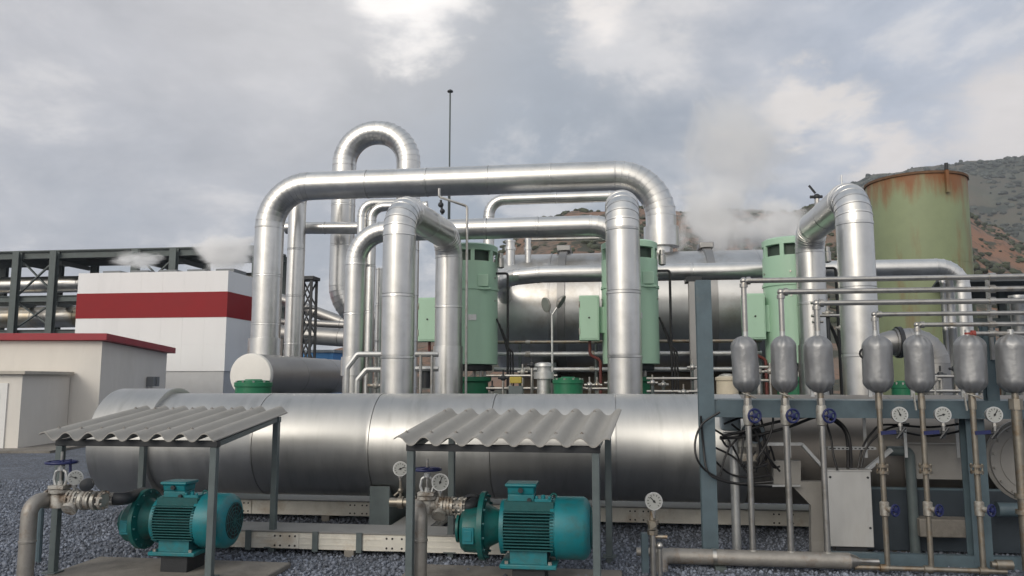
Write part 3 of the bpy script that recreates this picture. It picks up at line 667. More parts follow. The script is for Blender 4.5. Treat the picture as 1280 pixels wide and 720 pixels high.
mb.build('tube_bundle', GALV, t)

# ------------------------------------------------------------------ capped cylinder at left
w0 = P(313, 469, 18.5); w1 = w0+V*7.0
t = thing('capped_cylinder', 'grey horizontal cylinder with a flat white end cap under the longest pipe', 'cylinder', gz(w0, 0))
clad(MB(), w0+V*.06, w1, .505, 2.2, 48).build('shell', ALUG, t)
MB().lathe([(0, .42), (.02, .5), (.05, .515), (.14, .515), (.142, .5)], w0-V*.03, V, 48).build('end_cap', PAPER, t)
for q in (1.3, 5.0): MB().box(gz(w0, .7)+V*q, .8, .25, 1.4, U, V).build('support', DKST, t)
def drum(px, y0, d, r, lab):
    b = gz(P(px, 480, d), 0); zt = P(px, y0, d).z; t = thing('green_drum', lab, 'pump base', b)
    MB().lathe([(0, r*1.02), (.03, r), (zt-.12, r), (zt-.11, r*1.06), (zt-.05, r*1.06), (zt-.045, r)], b, Z, 36).build('barrel', DGREEN, t)
    mb = MB().lathe([(zt-.045, r*.9), (zt-.02, r*.9), (zt-.015, r*.5), (zt+.0, r*.45)], b, Z, 36); mb.cur = 1
    for k in range(10): e = Vector((math.cos(k*.628), math.sin(k*.628), 0)); mb.cyl(b+e*r*.97+Z*(zt-.06), b+e*r*.97+Z*(zt-.025), .018, n=6)
    mb.build('lid', [DGREEN, STAIN], t)
drum(317, 474, 12.0, .265, 'dark green drum in front of the white end cap')
drum(710, 471, 13.2, .245, 'dark green drum between the first and middle mint pumps')
drum(1127, 476, 12.4, .15, 'dark green drum behind the insulated pots near the elbow outlet')

# ------------------------------------------------------------------ mast, lamps, conduits, small gear
m0 = gz(P(561, 300, 24.9), 0); t = thing('lightning_mast', 'thin lightning mast rising above all pipes', 'mast', m0)
mz = P(561, 114, 24.9).z
MB().cyl(m0, gz(m0, mz-2.6), .045, n=10).build('pole', DKST, t); MB().cyl(gz(m0, mz-2.6), gz(m0, mz), .026, n=10).build('upper_pole', DKST, t)
MB().lathe([(0, .03), (.01, .095), (.05, .095), (.1, .02)], gz(m0, mz-.04), Z, 12).build('tip', BLKST, t)
a = P(549, 246, 13.3); b = P(584, 258, 13.3); c2_ = gz(b, .3)
t = thing('vent_tube', 'thin dark bent tube standing between left inverted U pipe and first mint pump', 'tube', c2_)
MB().tube(poly([a+Z*.15, a, b, c2_], .05), .022, 8).build('tube', STAIN, t)
mb = MB(); mb.ball(P(551, 256, 13.3), .05); mb.ball(P(553, 264, 13.3), .045); mb.cyl(P(551, 250, 13.3), P(553, 268, 13.3), .02, n=8); mb.build('valve', BLKST, t)
# double floodlight
f = P(690, 400, 14.9); t = thing('twin_floodlight', 'twin round floodlights on a thin pole before the vessel', 'floodlight', gz(f, 0))
MB().cyl(gz(f, 0), gz(f, P(690, 394, 14.9).z), .022, n=10).build('pole', GALV, t)
hub = gz(f, P(690, 394, 14.9).z)
for q, dirv in (((683, 381), Vector((-.8, -.45, -.2))), ((701, 377), Vector((.75, -.25, -.5)))):
    c_ = P(q[0], q[1], 14.9); MB().tube([hub, c_], .018, 8).build('arm', GALV, t)
    hd = MB().lathe([(-.07, .04), (-.05, .08), (-.01, .135), (.02, .145), (.022, .135)], c_, dirv, 24).build('lamp_head', FITT, t); MB().cyl(c_+dirv.normalized()*.022, c_+dirv.normalized()*.027, .13, n=24).build('lens', GLASS, hd)
# service lines behind
for y, r, m, lab in ((428, .035, BRASSY, 'uppermost beige service line behind the mint pumps'), (443, .05, GALV, 'middle pale service line behind the mint pumps'), (462, .045, GALV, 'lowest pale service line behind the mint pumps')):
    q0 = row(618, y, 640, 16.35); q1 = row(952, y, 640, 16.35, q0.z)
    t = thing('service_line', lab, 'pipe', gz(q0, 0)); MB().tube([q0, q1], r, 12).build('pipe_run', m, t)
    for px in (660, 740, 880, 940): 
        c_ = row(px, y, 640, 16.35, q0.z); MB().lathe([(-.05, r), (-.048, r*1.35), (.048, r*1.35), (.05, r)], c_, U, 14).build('clamp', FITT, t)
    for px in (650, 745, 870, 948):
        c_ = row(px, y, 640, 16.35, q0.z); MB().cyl(gz(c_, 0)+V*.0, gz(c_, q0.z-r), .03, n=8).build('stand', DKST, t)
# guard rails round the left inverted U pipe
t = thing('guard_rail', 'pale bent channel rails round the foot of the left inverted U pipe', 'rail', gz(P(440, 480, 12.9), 0))
def rail(pts, d, name='rail', r=.045):
    MB().tube(poly([P(x, y, d) for x, y in pts], .05), r, 8).build(name, GALV, t)
rail([(433, 500), (434, 460), (447, 443), (478, 443)], 12.9); rail([(446, 500), (447, 475), (458, 462), (478, 462)], 12.9)
rail([(519, 443), (548, 443)], 13.3, 'rail'); rail([(519, 461), (548, 461)], 13.3, 'rail')
for px in (460, 470, 526, 540): MB().cyl(gz(P(px, 480, 13.1), 0), P(px, 444, 13.1), .025, n=8).build('post', STAIN, t)
mb = MB(); a = P(470, 482, 13.0); mb.ball(a, .06); mb.cyl(a-U*.14, a+U*.14, .03, n=8); mb.cyl(a, a+Z*.14, .02, n=8); mb.build('valve', FITT, t)
a = P(533, 470, 13.4); mb = MB(); mb.cyl(a-Z*.2, a+Z*.1, .09, n=14); mb.cyl(a+Z*.1, a+Z*.14, .12, n=14); mb.build('filter', BLKST, t)
# pale filter pot and clutter at the pump feet
a = gz(P(680, 480, 13.4), 0); zt = P(680, 453, 13.4).z; t = thing('filter_pot', 'pale flanged metal pot left of the middle green drum', 'filter', a)
MB().cyl(a, gz(a, zt-.28), .12, n=24).build('body', GALV, t); MB().lathe([(zt-.28, .13), (zt-.278, .17), (zt-.16, .17), (zt-.158, .12), (zt-.07, .12), (zt-.068, .16), (zt-.02, .15), (zt, .08)], a, Z, 28).build('flanged_head', GALV, t)
def cluster(px, y, d, m, lab, n, seed, ysp=.5):
    rs = random.Random(seed); a = gz(P(px, 480, d), 0); t = thing('pipe_manifold', lab, 'manifold', a); zt = P(px, y, d).z
    for i in range(n):
        x = (i-(n-1)/2)*.17+rs.uniform(-.03, .03); h = zt-rs.uniform(0, ysp); p = a+U*x+V*rs.uniform(-.1, .1)
        MB().cyl(p, gz(p, h), rs.uniform(.018, .035), n=10).build('riser', m, t)
        mb = MB(); mb.ball(gz(p, h-.05), .055, 10, 6); mb.cyl(gz(p, h-.05)-U*.09, gz(p, h-.05)+U*.09, .022, n=8); mb.cyl(gz(p, h-.05), gz(p, h+.09), .015, n=8); mb.build('valve', rs.choice([FITT, BLKST, STAIN]), t)
    for q in range(2): z = zt-.25-.22*q; MB().cyl(a-U*(n*.09)+Z*z, a+U*(n*.09)+Z*z, .025, n=8).build('header', STAIN, t)
cluster(652, 452, 13.9, STAIN, 'dark tangle of small valves right of the first mint pump', 7, 1)
cluster(742, 468, 13.9, STAIN, 'small valve cluster left of the end-on inverted U pipe', 4, 2, .2)
cluster(848, 455, 13.6, DKST, 'small dark valve cluster right of the middle mint pump', 6, 3)
cluster(957, 440, 13.0, STAIN, 'valve cluster between the first two insulated pots', 4, 4)
cluster(1046, 360, 13.2, BLKST, 'tall dark tubes between the two legs by the rusty tank', 4, 5, .7)
cluster(1196, 450, 12.0, STAIN, 'valve cluster behind the insulated pots at right', 5, 6, .3)
yb = gz(P(645, 480, 13.4), 0); t = thing('junction_panel', 'small yellow-topped panel near the first mint pump', 'panel', yb)
MB().box(yb+Z*.85, .24, .1, 1.7, U, V).build('stand', STEELG, t); MB().box(yb+Z*1.80, .2, .12, .11, U, V).build('yellow_box', YEL, t, bev=.01)
cbn = gz(P(1050, 480, 12.6), 0)
cr = gz(P(909, 480, 12.6), 0); t = thing('cream_drum', 'cream coloured drum behind the first rack post', 'drum', cr); MB().lathe([(0, .17), (1.78, .17), (1.8, .185), (1.84, .185), (1.86, .13)], cr, Z, 32).build('body', mat('cream_paint', (.55, .49, .38), .5), t); MB().lathe([(1.86, .13), (1.88, .12), (1.9, .05)], cr, Z, 32).build('lid', FITT, t)
# post of the level pipe, left of the rack post
sp_ = gz(row(868, 400, 640, 16.0), 0); t = thing('pipe_support', 'grey steel stanchion under the level pipe', 'stanchion', sp_)
MB().ibeam(sp_, gz(sp_, fz-.3), .2, .2, .02, up=V).build('post', ALUG, t); MB().box(gz(sp_, fz-.25)+V*.1, .3, .4, .1, U, V).build('shoe', BLKST, t)

# ------------------------------------------------------------------ front big pipe
bp0 = 9.7
def bpx(px): return row(px, 557, 640, bp0)
ba = bpx(640); bzc = ba.z; BRAD = .625
A = gz(bpx(150), bzc); Bq = gz(bpx(219), bzc); C_ = gz(bpx(1268), bzc); E_ = gz(bpx(1500), bzc)
t = thing('header_pipe', 'largest horizontal grey clad pipe lying across the front of the plant', 'pipe', gz(ba, 0))
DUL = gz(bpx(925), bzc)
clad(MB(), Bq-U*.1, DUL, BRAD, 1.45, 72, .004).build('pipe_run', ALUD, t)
clad(MB(), DUL, E_, BRAD-.004, 1.45, 72, .004).build('pipe_run', mat('shaded_brownish_cladding', (.27, .25, .23), .5, .8, var=.15, vscale=2, bump=.05, bscale=2, island=.08), t)  # shade by the rack is put into this stretch's darker cladding colour
ht = P(1288, 576, 8.28); MB().lathe([(0, .40), (.015, .43), (.045, .43), (.05, .40), (.055, .33), (.5, .33)], ht, V, 48).build('hatch_nozzle', GREYP, t)
mb = MB(); mb.lathe([(-.03, .05), (-.028, .395), (0, .40)], ht, V, 48); bolts(mb, ht-V*.03, -V, .37, 16, .014, .02); mb.torus(ht-V*.03, V, .30, .006, 40, 6); mb.build('hatch_cover', GREYP, t)
Ls = (Bq-A).length
MB().lathe([(-.09, .05), (-.08, .3), (-.05, .55), (0, .675), (.02, .682), (Ls-.03, .682), (Ls-.028, .69), (Ls, .69), (Ls+.003, .685), (Ls+.003, .62)], A, U, 72).build('end_sleeve', ALUD, t)
for px in (489, 1075):
    q = gz(bpx(px), 0); st_ = thing('pipe_saddle', 'blue grey saddle stand under the largest pipe, left of the middle pump' if px < 600 else 'blue grey saddle stand under the largest pipe behind the sheet metal box', 'saddle', q, 'saddle stands')
    zt = bzc-BRAD
    mb = MB(); n_ = 16; prof_ = [(-.45, .06)]+[(.45*math.sin(-math.pi/2*.9+math.pi*.9*i/n_)/math.sin(math.pi/2*.9), bzc-math.sqrt(max(.0, (BRAD+.012)**2-(.45*math.sin(-math.pi/2*.9+math.pi*.9*i/n_)/math.sin(math.pi/2*.9))**2))) for i in range(n_+1)]+[(.45, .06)]
    mb.prof(prof_[::-1], q-U*.12, q+U*.12); mb.build('web_plate', STEELG, st_)
    MB().box(q+Z*.045, .5, 1.1, .03, U, V).build('foot_plate', STEEL, st_)
    MB().box(q+Z*.015, .6, 1.25, .03, U, V).build('plinth', CONC, st_)

# ------------------------------------------------------------------ cable trays on the gravel
def ctray(q0, q1, w_, h, lab, z0, splices, joints=()):
    d = (q1-q0).normalized(); sd = Vector((d.y, -d.x, 0)); 
    t = thing('cable_tray', lab, 'cable tray', gz(q0, 0)); L_ = (q1-q0).length
    for s_ in (1, -1):
        c0, c1 = gz(q0, z0+h/2)+sd*(s_*w_/2), gz(q1, z0+h/2)+sd*(s_*w_/2)
        mb = MB(); mb.channel(c0, c1, .03, h, .004)
        for zz_ in (.3, .7): mb.bar(c0+sd*(.017*s_)-Z*(h/2)+Z*h*zz_, c1+sd*(.017*s_)-Z*(h/2)+Z*h*zz_, .006, .012)
        mb.build('side_rail', TRAY, t)
    MB().box((q0+q1)/2*1+Z*0, L_, w_+.05, .012, d, sd).build('lid', TRAYLID, t).location.z += (z0+h+.012)-((q0+q1)/2).z
    for s_ in splices:
        c_ = gz(q0+d*s_, z0+h/2)+sd*(w_/2+.024)
        mb = MB().box(c_, .3, .006, h*.92, d, sd); mb.cur = 1
        for x in (-.11, -.05, .05, .11):
            for z in (-.3, .3): mb.cyl(c_+d*x+Z*(h*z), c_+d*x+Z*(h*z)+sd*.006, .011, n=8)
        mb.build('splice_plate', [TRAY, BLACK], t)
    for s_ in joints:
        c_ = gz(q0+d*s_, z0+h/2)+sd*(w_/2+.03); MB().box(c_, .06, .02, h+.04, d, sd).build('joint_strap', STEELG, t)
    n = int(L_/1.5)
    for i in range(n+1): MB().box(gz(q0+d*(L_*i/max(1, n)), z0/2), .1, w_+.1, z0, d, sd).build('bearer', CONC, t)
fr0 = gz(row(262, 690, 400, 8.6), 0); fr1 = gz(row(640, 690, 400, 8.6), 0)
ctray(fr0, fr1, .42, .16, 'pale cable tray on gravel nearer the camera, in front of the saddle', .06, (.95, 2.15), (.55, 1.28, 1.75))
br0 = gz(row(270, 640, 400, 10.6), 0); br1 = gz(row(1060, 650, 400, 10.6), 0)
ctray(br0, br1, .4, .17, 'pale cable tray running on gravel beneath the largest pipe', .07, (.45, 2.05, 5.6, 7.3))
cc0 = gz(P(507, 678, 8.9), 0); cc1 = cc0+V*1.55
ctray(cc0, cc1, .4, .1, 'short grey cable tray crossing under the largest pipe beside the saddle', .05, ())

# ------------------------------------------------------------------ pads
def pad(c0, su, sv, h, lab):
    o = MB().box(gz(c0, h/2), su, sv, h, U, V).build('concrete_pad', CONC, origin=gz(c0, 0), bev=.012); return tag(o, lab, 'concrete pad')
pad(P(212, 600, 7.45)-V*.05, 2.0, 1.1, .055, 'concrete pad under the left pump')
pad(P(635, 600, 7.15)+U*.0, 2.0, 1.2, .03, 'concrete pad under the middle pump')

# ------------------------------------------------------------------ shelters
def shelter(fl, fr, back, wav, lab, zf, zb, ovx0, ovx1):
    fl, fr = gz(fl, 0), gz(fr, 0); t = thing('pump_shelter', lab, 'shelter', fl)
    wd = (fr-fl).normalized(); W = (fr-fl).length; bd = back.normalized(); BL = back.length
    S = .062
    for p, z in ((fl, zf), (fr, zf), (fl+back, zb), (fr+back, zb)): 
        po = MB().box(gz(p, (z-.05)/2), S, S, z-.05, wd, bd).build('post', STEELG, t, bev=.004); MB().box(gz(p, .064), .13, .13, .012, wd, bd).build('base_plate', STEELG, po)
    for p, z in ((fl, zf), (fl+back, zb)): MB().bar(gz(p, z-.02)-wd*.04, gz(p, z-.02)+wd*(W+.04), .06, .058).build('roof_beam', BLKST if z == zf else STEELG, t, bev=.004)
    for p in (fl, fr): MB().bar(gz(p, zf-.022)+bd*.032, gz(p+back, zb-.022)-bd*.032, .05, .05).build('rafter', STEELG, t, bev=.004)
    nx = int(wav*14); x0, x1 = -ovx0, W+ovx1; y0, y1 = -.12, BL+.16; amp = .040
    top = []; bot = []
    for j in range(9):
        fy = j/8; y = y0+(y1-y0)*fy; z = zf+(zb-zf)*((y)/BL)+.012+amp
        for i in range(nx+1):
            x = x0+(x1-x0)*i/nx; s_ = math.sin(2*math.pi*wav*i/nx+.4); h = amp*s_*(1-.12*s_*s_)
            p = fl+wd*x+bd*y; top.append(p+Z*(z+h+.011)); bot.append(p+Z*(z+h))
    k = nx+1; n = len(top); fs = []
    for j in range(8):
        for i in range(nx): a = j*k+i; fs += [(a, a+1, a+k+1, a+k), (n+a, n+a+k, n+a+k+1, n+a+1)]
    for i in range(nx): fs += [(i, n+i, n+i+1, i+1), (8*k+i, 8*k+i+1, n+8*k+i+1, n+8*k+i)]
    for j in range(8): a = j*k; fs += [(a, a+k, n+a+k, n+a)]; a = j*k+nx; fs += [(a, n+a, n+a+k, a+k)]
    mb = MB().add(top+bot, fs); mb.cur = 1
    for c_ in range(int(wav)):
        i_ = round((c_+.25-.4/(2*math.pi))*nx/wav); 
        for j_ in (1, 7):
            if 0 <= i_ <= nx: q = Vector(top[j_*k+i_]); mb.cyl(q-Z*.002, q+Z*.006, .016, n=8); mb.cyl(q, q+Z*.014, .007, n=6)
    mb.build('corrugated_roof', [ROOF, RUSTP], t, ang=50)
    return t
s1l = P(71, 640, 7.4); s1r = P(265, 640, 7.21)
shelter(s1l, s1r, V*1.3, 7.6, 'small corrugated pump shelter at the left, over the left pump', 1.245, 1.40, .14, .05)
s2l = P(513, 640, 6.97); s2r = P(745.5, 640, 6.76)
shelter(s2l, s2r, (V*1.3+U*.09), 8.3, 'corrugated pump shelter in the middle, over the middle pump', 1.235, 1.39, .12, .13)

# ------------------------------------------------------------------ pump sets (local x: pump at -x, fan at +x)
XA = Vector((1, 0, 0)); YA = Vector((0, 1, 0))
def pumpset(lab, loc, rot, s=1):
    t = thing('motor_pump', lab, 'pump', (0, 0, 0), 'teal motor pumps')
    H = .40; r = .285
    O = Vector((0, 0, H))
    fc = MB().lathe([(.44, r-.02), (.445, r), (.70, r), (.735, r-.02), (.76, r-.07), (.765, r-.09)], O, XA, 48).build('fan_cover', TEAL, t)
    MB().cyl(O+XA*.762, O+XA*.77, r-.095, n=36).build('fan_grille', DARK, fc)
    mb = MB()
    for i in range(5): mb.torus(O+XA*.772, XA, .03+i*.038, .004, 28, 5)
    for i in range(6): a = i*math.pi/6; e = YA*math.cos(a)+Z*math.sin(a); mb.bar(O+XA*.772-e*.19, O+XA*.772+e*.19, .006, .006, XA)
    mb.build('grille_wire', TEALB, fc)
    MB().cyl(O-XA*.04, O+XA*.44, .215, n=40).build('motor_body', TEALB, t)
    mb = MB()
    for i in range(-6, 7):
        z = i*.028; xo = math.sqrt(max(.01, .20**2-z*z))
        for sgn in (-1, 1):
            o = .262-abs(i)*.0035
            mb.box(O+YA*(sgn*(xo+o)/2)+Z*z+XA*.2, .46, o-xo+.02, .009)
    for i in range(-5, 6):
        y = i*.034; zo = math.sqrt(max(.01, .20**2-y*y)); mb.box(O+YA*y+Z*((zo+.24)/2)+XA*.2, .46, .009, .24-zo+.02)
    mb.build('cooling_fins', TEALB, t)
    MB().lathe([(-.075, .2), (-.07, .25), (-.03, .25), (-.025, .2)], O, XA, 40).build('end_shield', TEAL, t)
    MB().lathe([(.395, .2), (.4, .262), (.44, .262), (.442, .2)], O, XA, 40).build('end_shield', TEAL, t)
    # terminal box
    MB().box((.12, 0, H+.265), .25, .2, .09).build('box_base', TEAL, t, bev=.01)
    mb = MB(); vs = []
    for z, sx, sy in ((H+.31, .125, .10), (H+.37, .125, .115), (H+.385, .15, .135), (H+.41, .145, .13)):
        vs.append([Vector((.12-sx, -sy, z)), Vector((.12+sx, -sy, z)), Vector((.12+sx, sy, z)), Vector((.12-sx, sy, z))])
    mb.rings(vs); tb = mb.build('terminal_box', TEAL, t, bev=.008)
    mb = MB(); mb.cyl((.12, -.10, H+.35), (.12, -.14, H+.35), .024, n=12); mb.cyl((.2, -.09, H+.26), (.2, -.13, H+.26), .02, n=10); mb.build('cable_gland', BLKST, tb)
    mb = MB(); mb.box((.33, 0, H+.25), .16, .26, .05); mb.cyl((.33, -.1, H+.27), (.33, -.1, H+.31), .02, n=10); mb.cyl((.39, -.12, H+.27), (.39, -.12, H+.3), .014, n=8); mb.cyl((.27, -.12, H+.27), (.27, -.12, H+.3), .014, n=8); mb.build('top_rail', TEAL, t, bev=.008)
    MB().torus((.42, 0, H+.28), YA, .028, .009, 16, 6).build('lifting_eye', TEALD, t)
    # feet
    mb = MB(); mb.box((.2, 0, H-.235), .34, .40, .12); mb.cur = 1
    for x in (.0, .4):
        for y in (-.22, .22): mb.cyl((x, y, H-.3), (x, y, H-.27), .018, n=6)
    mb.build('foot_block', [TEAL, FITT], t)
    MB().box((.2, 0, H-.315), .52, .50, .04).build('foot_plate', TEAL, t, bev=.008)
    MB().box((.2, 0, -.03), .3, .36, .18).build('plinth', BLKST, t, bev=.006)
    MB().box((.2, 0, .062), .5, .46, .008).build('plinth_plate', BLKST, t)
    # coupling lantern, big flange, casing
    MB().lathe([(-.075, .14), (-.12, .16), (-.2, .2), (-.215, .22)], O, XA, 36).build('lantern', TEALD, t)
    mb = MB().lathe([(-.27, .30), (-.268, .315), (-.222, .315), (-.22, .3)], O, XA, 48); mb.cur = 1
    bolts(mb, O-XA*.222, XA, .285, 14, .012, .025); mb.build('casing_flange', [TEALD, TEALB], t)
    MB().lathe([(-.46, .12), (-.45, .18), (-.42, .205), (-.30, .21), (-.27, .23)], O-Z*.04, XA, 40).build('pump_casing', TEALD, t)
    mb = MB(); mb.box((-.36, -.205, H-.06), .11, .03, .15); mb.box((-.36, -.222, H-.06), .075, .012, .1); mb.build('name_plate', TEAL, t, bev=.006)
    MB().lathe([(0, .09), (.12, .085), (.122, .11), (.15, .11), (.152, .08)], (-.36, .05, H+.10), (Z*.8+YA*.6).normalized(), 24).build('discharge_nozzle', BLKST, t)
    MB().tube(poly([Vector((.12, .11, H+.35)), Vector((.12, .2, H+.33)), Vector((.1, .26, H+.1)), Vector((.02, .32, H-.2)), Vector((-.08, .34, H-.42))], .08), .014, 8).build('power_cable', BLACK, t)
    MB().lathe([(0, .09), (.02, .085), (.022, .13), (.045, .13), (.047, .09)], (-.455, 0, H-.03), -XA, 28).build('suction_nozzle', TEALD, t)
    t.location = loc; t.rotation_euler = (0, 0, rot); t.scale = (s, s, s)
    return t
rot = -R(7.5)
pumpset('teal motor pump under the left corrugated shelter', gz(P(212, 600, 7.6), .15), rot, .87)
pumpset('teal motor pump under the middle corrugated shelter', gz(P(637, 600, 7.25), .115), rot, .95)

# ------------------------------------------------------------------ gauges, valves
def gauge(par, c, r, face, name='gauge', stem=.12, turn=0):
    face = Vector(face).normalized(); c = Vector(c)
    g = MB().lathe([(-.055*r/.08, r*.7), (-.05*r/.08, r*.95), (0, r), (.008, r*1.06), (.016, r*1.04), (.016, r*.93)], c, face, 32).build(name, GALV, par)
    MB().cyl(c+face*.010, c+face*.0175, r*.92, n=32).build('dial', DIAL, g)
    mb = MB(); up = (Z-face*Z.dot(face)).normalized(); sd = up.cross(face)
    e = sd*math.sin(R(turn-42))+up*math.cos(R(turn-42)); mb.bar(c+face*.019-e*r*.25, c+face*.019+e*r*.68, r*.11, .002, face); mb.cyl(c+face*.0175, c+face*.021, r*.15, n=10)
    for i in range(11):
        a = R(-135+27*i); e = sd*math.sin(a)+up*math.cos(a); mb.bar(c+face*.018+e*r*.62, c+face*.018+e*r*.82, r*.075, .0015, face)
    mb.build('needle', BLACK, g)
    if stem: 
        mb = MB(); mb.cyl(c-Z*(r+stem), c-Z*(r*.9), .014, n=10); mb.cyl(c-Z*(r+stem*.45), c-Z*(r+stem*.1), .022, n=6); mb.build('gauge_stem', STAIN, par)
    return g
def wheel(par, c, ax, r, name='handwheel', m=BLUE, rim=.012):
    c, ax = Vector(c), Vector(ax).normalized(); mb = MB(); mb.torus(c, ax, r, rim, 24, 8); x, y = perp(ax)
    for i in range(5): a = i*2*math.pi/5; e = x*math.cos(a)+y*math.sin(a); mb.tube([c+ax*.004+e*.01, c+e*(r*.98)], rim*.75, 6)
    mb.lathe([(-.015, .02), (.015, .024), (.02, .012)], c, ax, 12); return mb.build(name, m, par)
def gate_valve(par, c, s=1):
    """rising-stem gate valve, wheel on top"""
    c = Vector(c); body = MB()
    body.lathe([(-.075, .05), (-.07, .075), (.03, .07), (.05, .06), (.06, .09), (.085, .09), (.09, .06)], c, Z, 20)
    body.lathe([(-.12*s, .085), (-.10*s, .085), (-.098*s, .055), (.098*s, .055), (.10*s, .085), (.12*s, .085)], c, U, 20)
    body.box(c+Z*.11, .15, .12, .03, U, V)
    b = body.build('valve_body', FITW, par, bev=0)
    yk = MB(); yk.tube(poly([c+Z*.12-U*.045, c+Z*.17-U*.062, c+Z*.24-U*.05, c+Z*.27], .02), .013, 8); yk.tube(poly([c+Z*.12+U*.045, c+Z*.17+U*.062, c+Z*.24+U*.05, c+Z*.27], .02), .013, 8)
    yk.cyl(c+Z*.255, c+Z*.29, .03, n=12); yk.cyl(c+Z*.1, c+Z*.16, .022, n=10); yk.build('yoke', GALV, b)
    MB().cyl(c+Z*.1, c+Z*.42, .011, n=10).build('stem', STAIN, b)
    wheel(b, c+Z*.325, Z, .125, rim=.012)
    return b
# middle pump suction line
def suction(lab, cv, down, pump_end, scale, gz1, gz2, rusty):
    t = thing('suction_line', lab, 'pipework', gz(down, 0))
    m = RUSTP
    MB().tube(poly([gz(down, .02), gz(down, cv.z), cv-U*.1], .11, 8), .066, 18).build('riser_pipe', m, t)
    for z in (.24,): MB().lathe([(0, .067), (.004, .072), (.02, .072), (.024, .067)], gz(down, z+.15), Z, 18).build('weld_ring', m, t)
    gate_valve(t, cv)
    MB().cyl(cv+U*.12, pump_end, .058, n=18).build('spool_pipe', RUSTP, t)
    d = (pump_end-cv).length
    for q in (.14, .17, d*.55, d*.55+.03, d-.04): 
        f_ = MB(); f_.cyl(cv+U*q, cv+U*(q+.022), .085, n=20); bolts(f_, cv+U*(q-.02), U, .07, 8, .011, .065); f_.build('flange', FITW if rusty else FITT, t)
    st_ = MB(); c_ = cv+U*(d*.36); st_.lathe([(0, .055), (.08, .05), (.09, .065), (.12, .065)], c_, (-V-Z*.9).normalized(), 16); st_.ball(c_, .075, 14, 8); st_.build('strainer', FITW if rusty else FITT, t)
    n1 = MB(); n1.cyl(c_+Z*.05, c_+Z*(gz1-.02), .014, n=8); n1.ball(c_+Z*(gz1*.6), .026, 8, 6); n1.build('gauge_branch', FITT, t)
    gauge(t, c_+Z*(gz1+.075)-V*.03, .062 if rusty else .075, (Vector((.55, -.75, .12)) if rusty else Vector((.05, -1, .1))), stem=0.05, turn=-30 if rusty else 60)
    return t, c_
cv = P(533.5, 632, 7.35)
t, _ = suction('suction pipework with blue handwheel left of the middle pump', cv, P(524.5, 690, 7.1), gz(cv, cv.z)+U*.36, 1, .14, 0, False)
def joint(par, a, loc, sc_):
    e = loc+U*(-.37*sc_)+V*(.14*sc_)+Z*(.62*sc_)
    MB().tube(poly([a-U*.05, a+U*.10, e+Z*.03, e-Z*.06], .07, 6), .056, 18).build('flexible_joint', BLKST, par)
joint(t, gz(cv, cv.z)+U*.36, gz(P(637, 600, 7.25), .115), .95)
# second small gauge on its own nipple
gp = P(500.5, 628, 7.55)
mb = MB(); mb.tube(poly([gp, gp+Z*.24], .03), .013, 8); mb.ball(gp+Z*.11, .028, 8, 6); mb.cyl(gp+Z*.11-U*.06-Z*.05, gp+Z*.11, .01, n=6); mb.cyl(gp-U*.1, gp+U*.24, .04, n=14); mb.cyl(gp-U*.02, gp+U*.03, .055, n=14); mb.build('side_branch', BRASSY, t)
gauge(t, P(500.5, 586, 7.53), .066, (.1, -1, .1), stem=.04, turn=110)
cv2 = P(74, 624, 7.22)
a2_ = gz(P(142, 622, 7.3), cv2.z-.01)
t2, _ = suction('rusty flanged suction pipework with blue handwheel left of the left pump', cv2, P(34, 680, 7.05), a2_, 1, .12, 0, True)
joint(t2, a2_, gz(P(212, 600, 7.6), .15), .87)
MB().bar(P(88, 574, 7.2), P(88, 592, 7.2), .02, .014, U).build('blue_lever', BLUE, t2)
MB().lathe([(0, .02), (.015, .055), (.09, .055), (.1, .02)], P(110, 605, 7.12), (U*.5-V).normalized(), 18).build('actuator', BLKST, t2)
mb = MB(); q = P(105, 625, 7.2)
for i in range(4): mb.cyl(q+U*(.06*i)-V*.02, q+U*(.06*i+.03)-V*.02, .085-.01*(i % 2), n=16)
mb.build('coupling_stack', FITT, t2)
tag(MB().tube(poly([gz(P(52, 640, 8.0), .0), P(52, 630, 8.0), P(60, 618, 8.0)], .05), .028, 10).build('drain_tube', STEEL, origin=gz(P(52, 640, 8.0), 0)), 'dark blue green drain tube behind the left suction pipe', 'tube')

# gauge stand by the rack post
gs = P(817, 660, 7.35); t = thing('gauge_stand', 'rusty gauge stand with round dial left of the rack post', 'gauge stand', gz(gs, 0))
gauge(t, P(817, 626.5, 7.35), .077, (.05, -1, .06), stem=.07)
a = P(816, 668, 7.37)
mb = MB(); mb.cyl(gz(a, .02), a+Z*.02, .028, n=12); mb.build('riser_pipe', STAIN, t)
mb = MB(); mb.cyl(gz(a, .02)+U*.06, a-Z*.1+U*.06, .022, n=12); mb.ball(a-Z*.1+U*.06, .035, 10, 6); mb.build('riser_pipe', STAIN, t)
mb = MB()
for z, r in ((.02, .05), (.07, .042), (.11, .055), (.15, .03), (.19, .024)): mb.cyl(a+Z*(z-.02), a+Z*(z+.018), r, n=8)
mb.cyl(a+Z*.1-V*.08, a+Z*.1+V*.02, .028, n=10); mb.cyl(a-Z*.02, a-Z*.02+U*.13, .018, n=8); mb.build('fittings', BRASSY, t)
sb = gz(P(806, 690, 7.55), 0); MB().bar(sb, sb+Z*.38, .06, .06).build('bracket_post', STEEL, t)

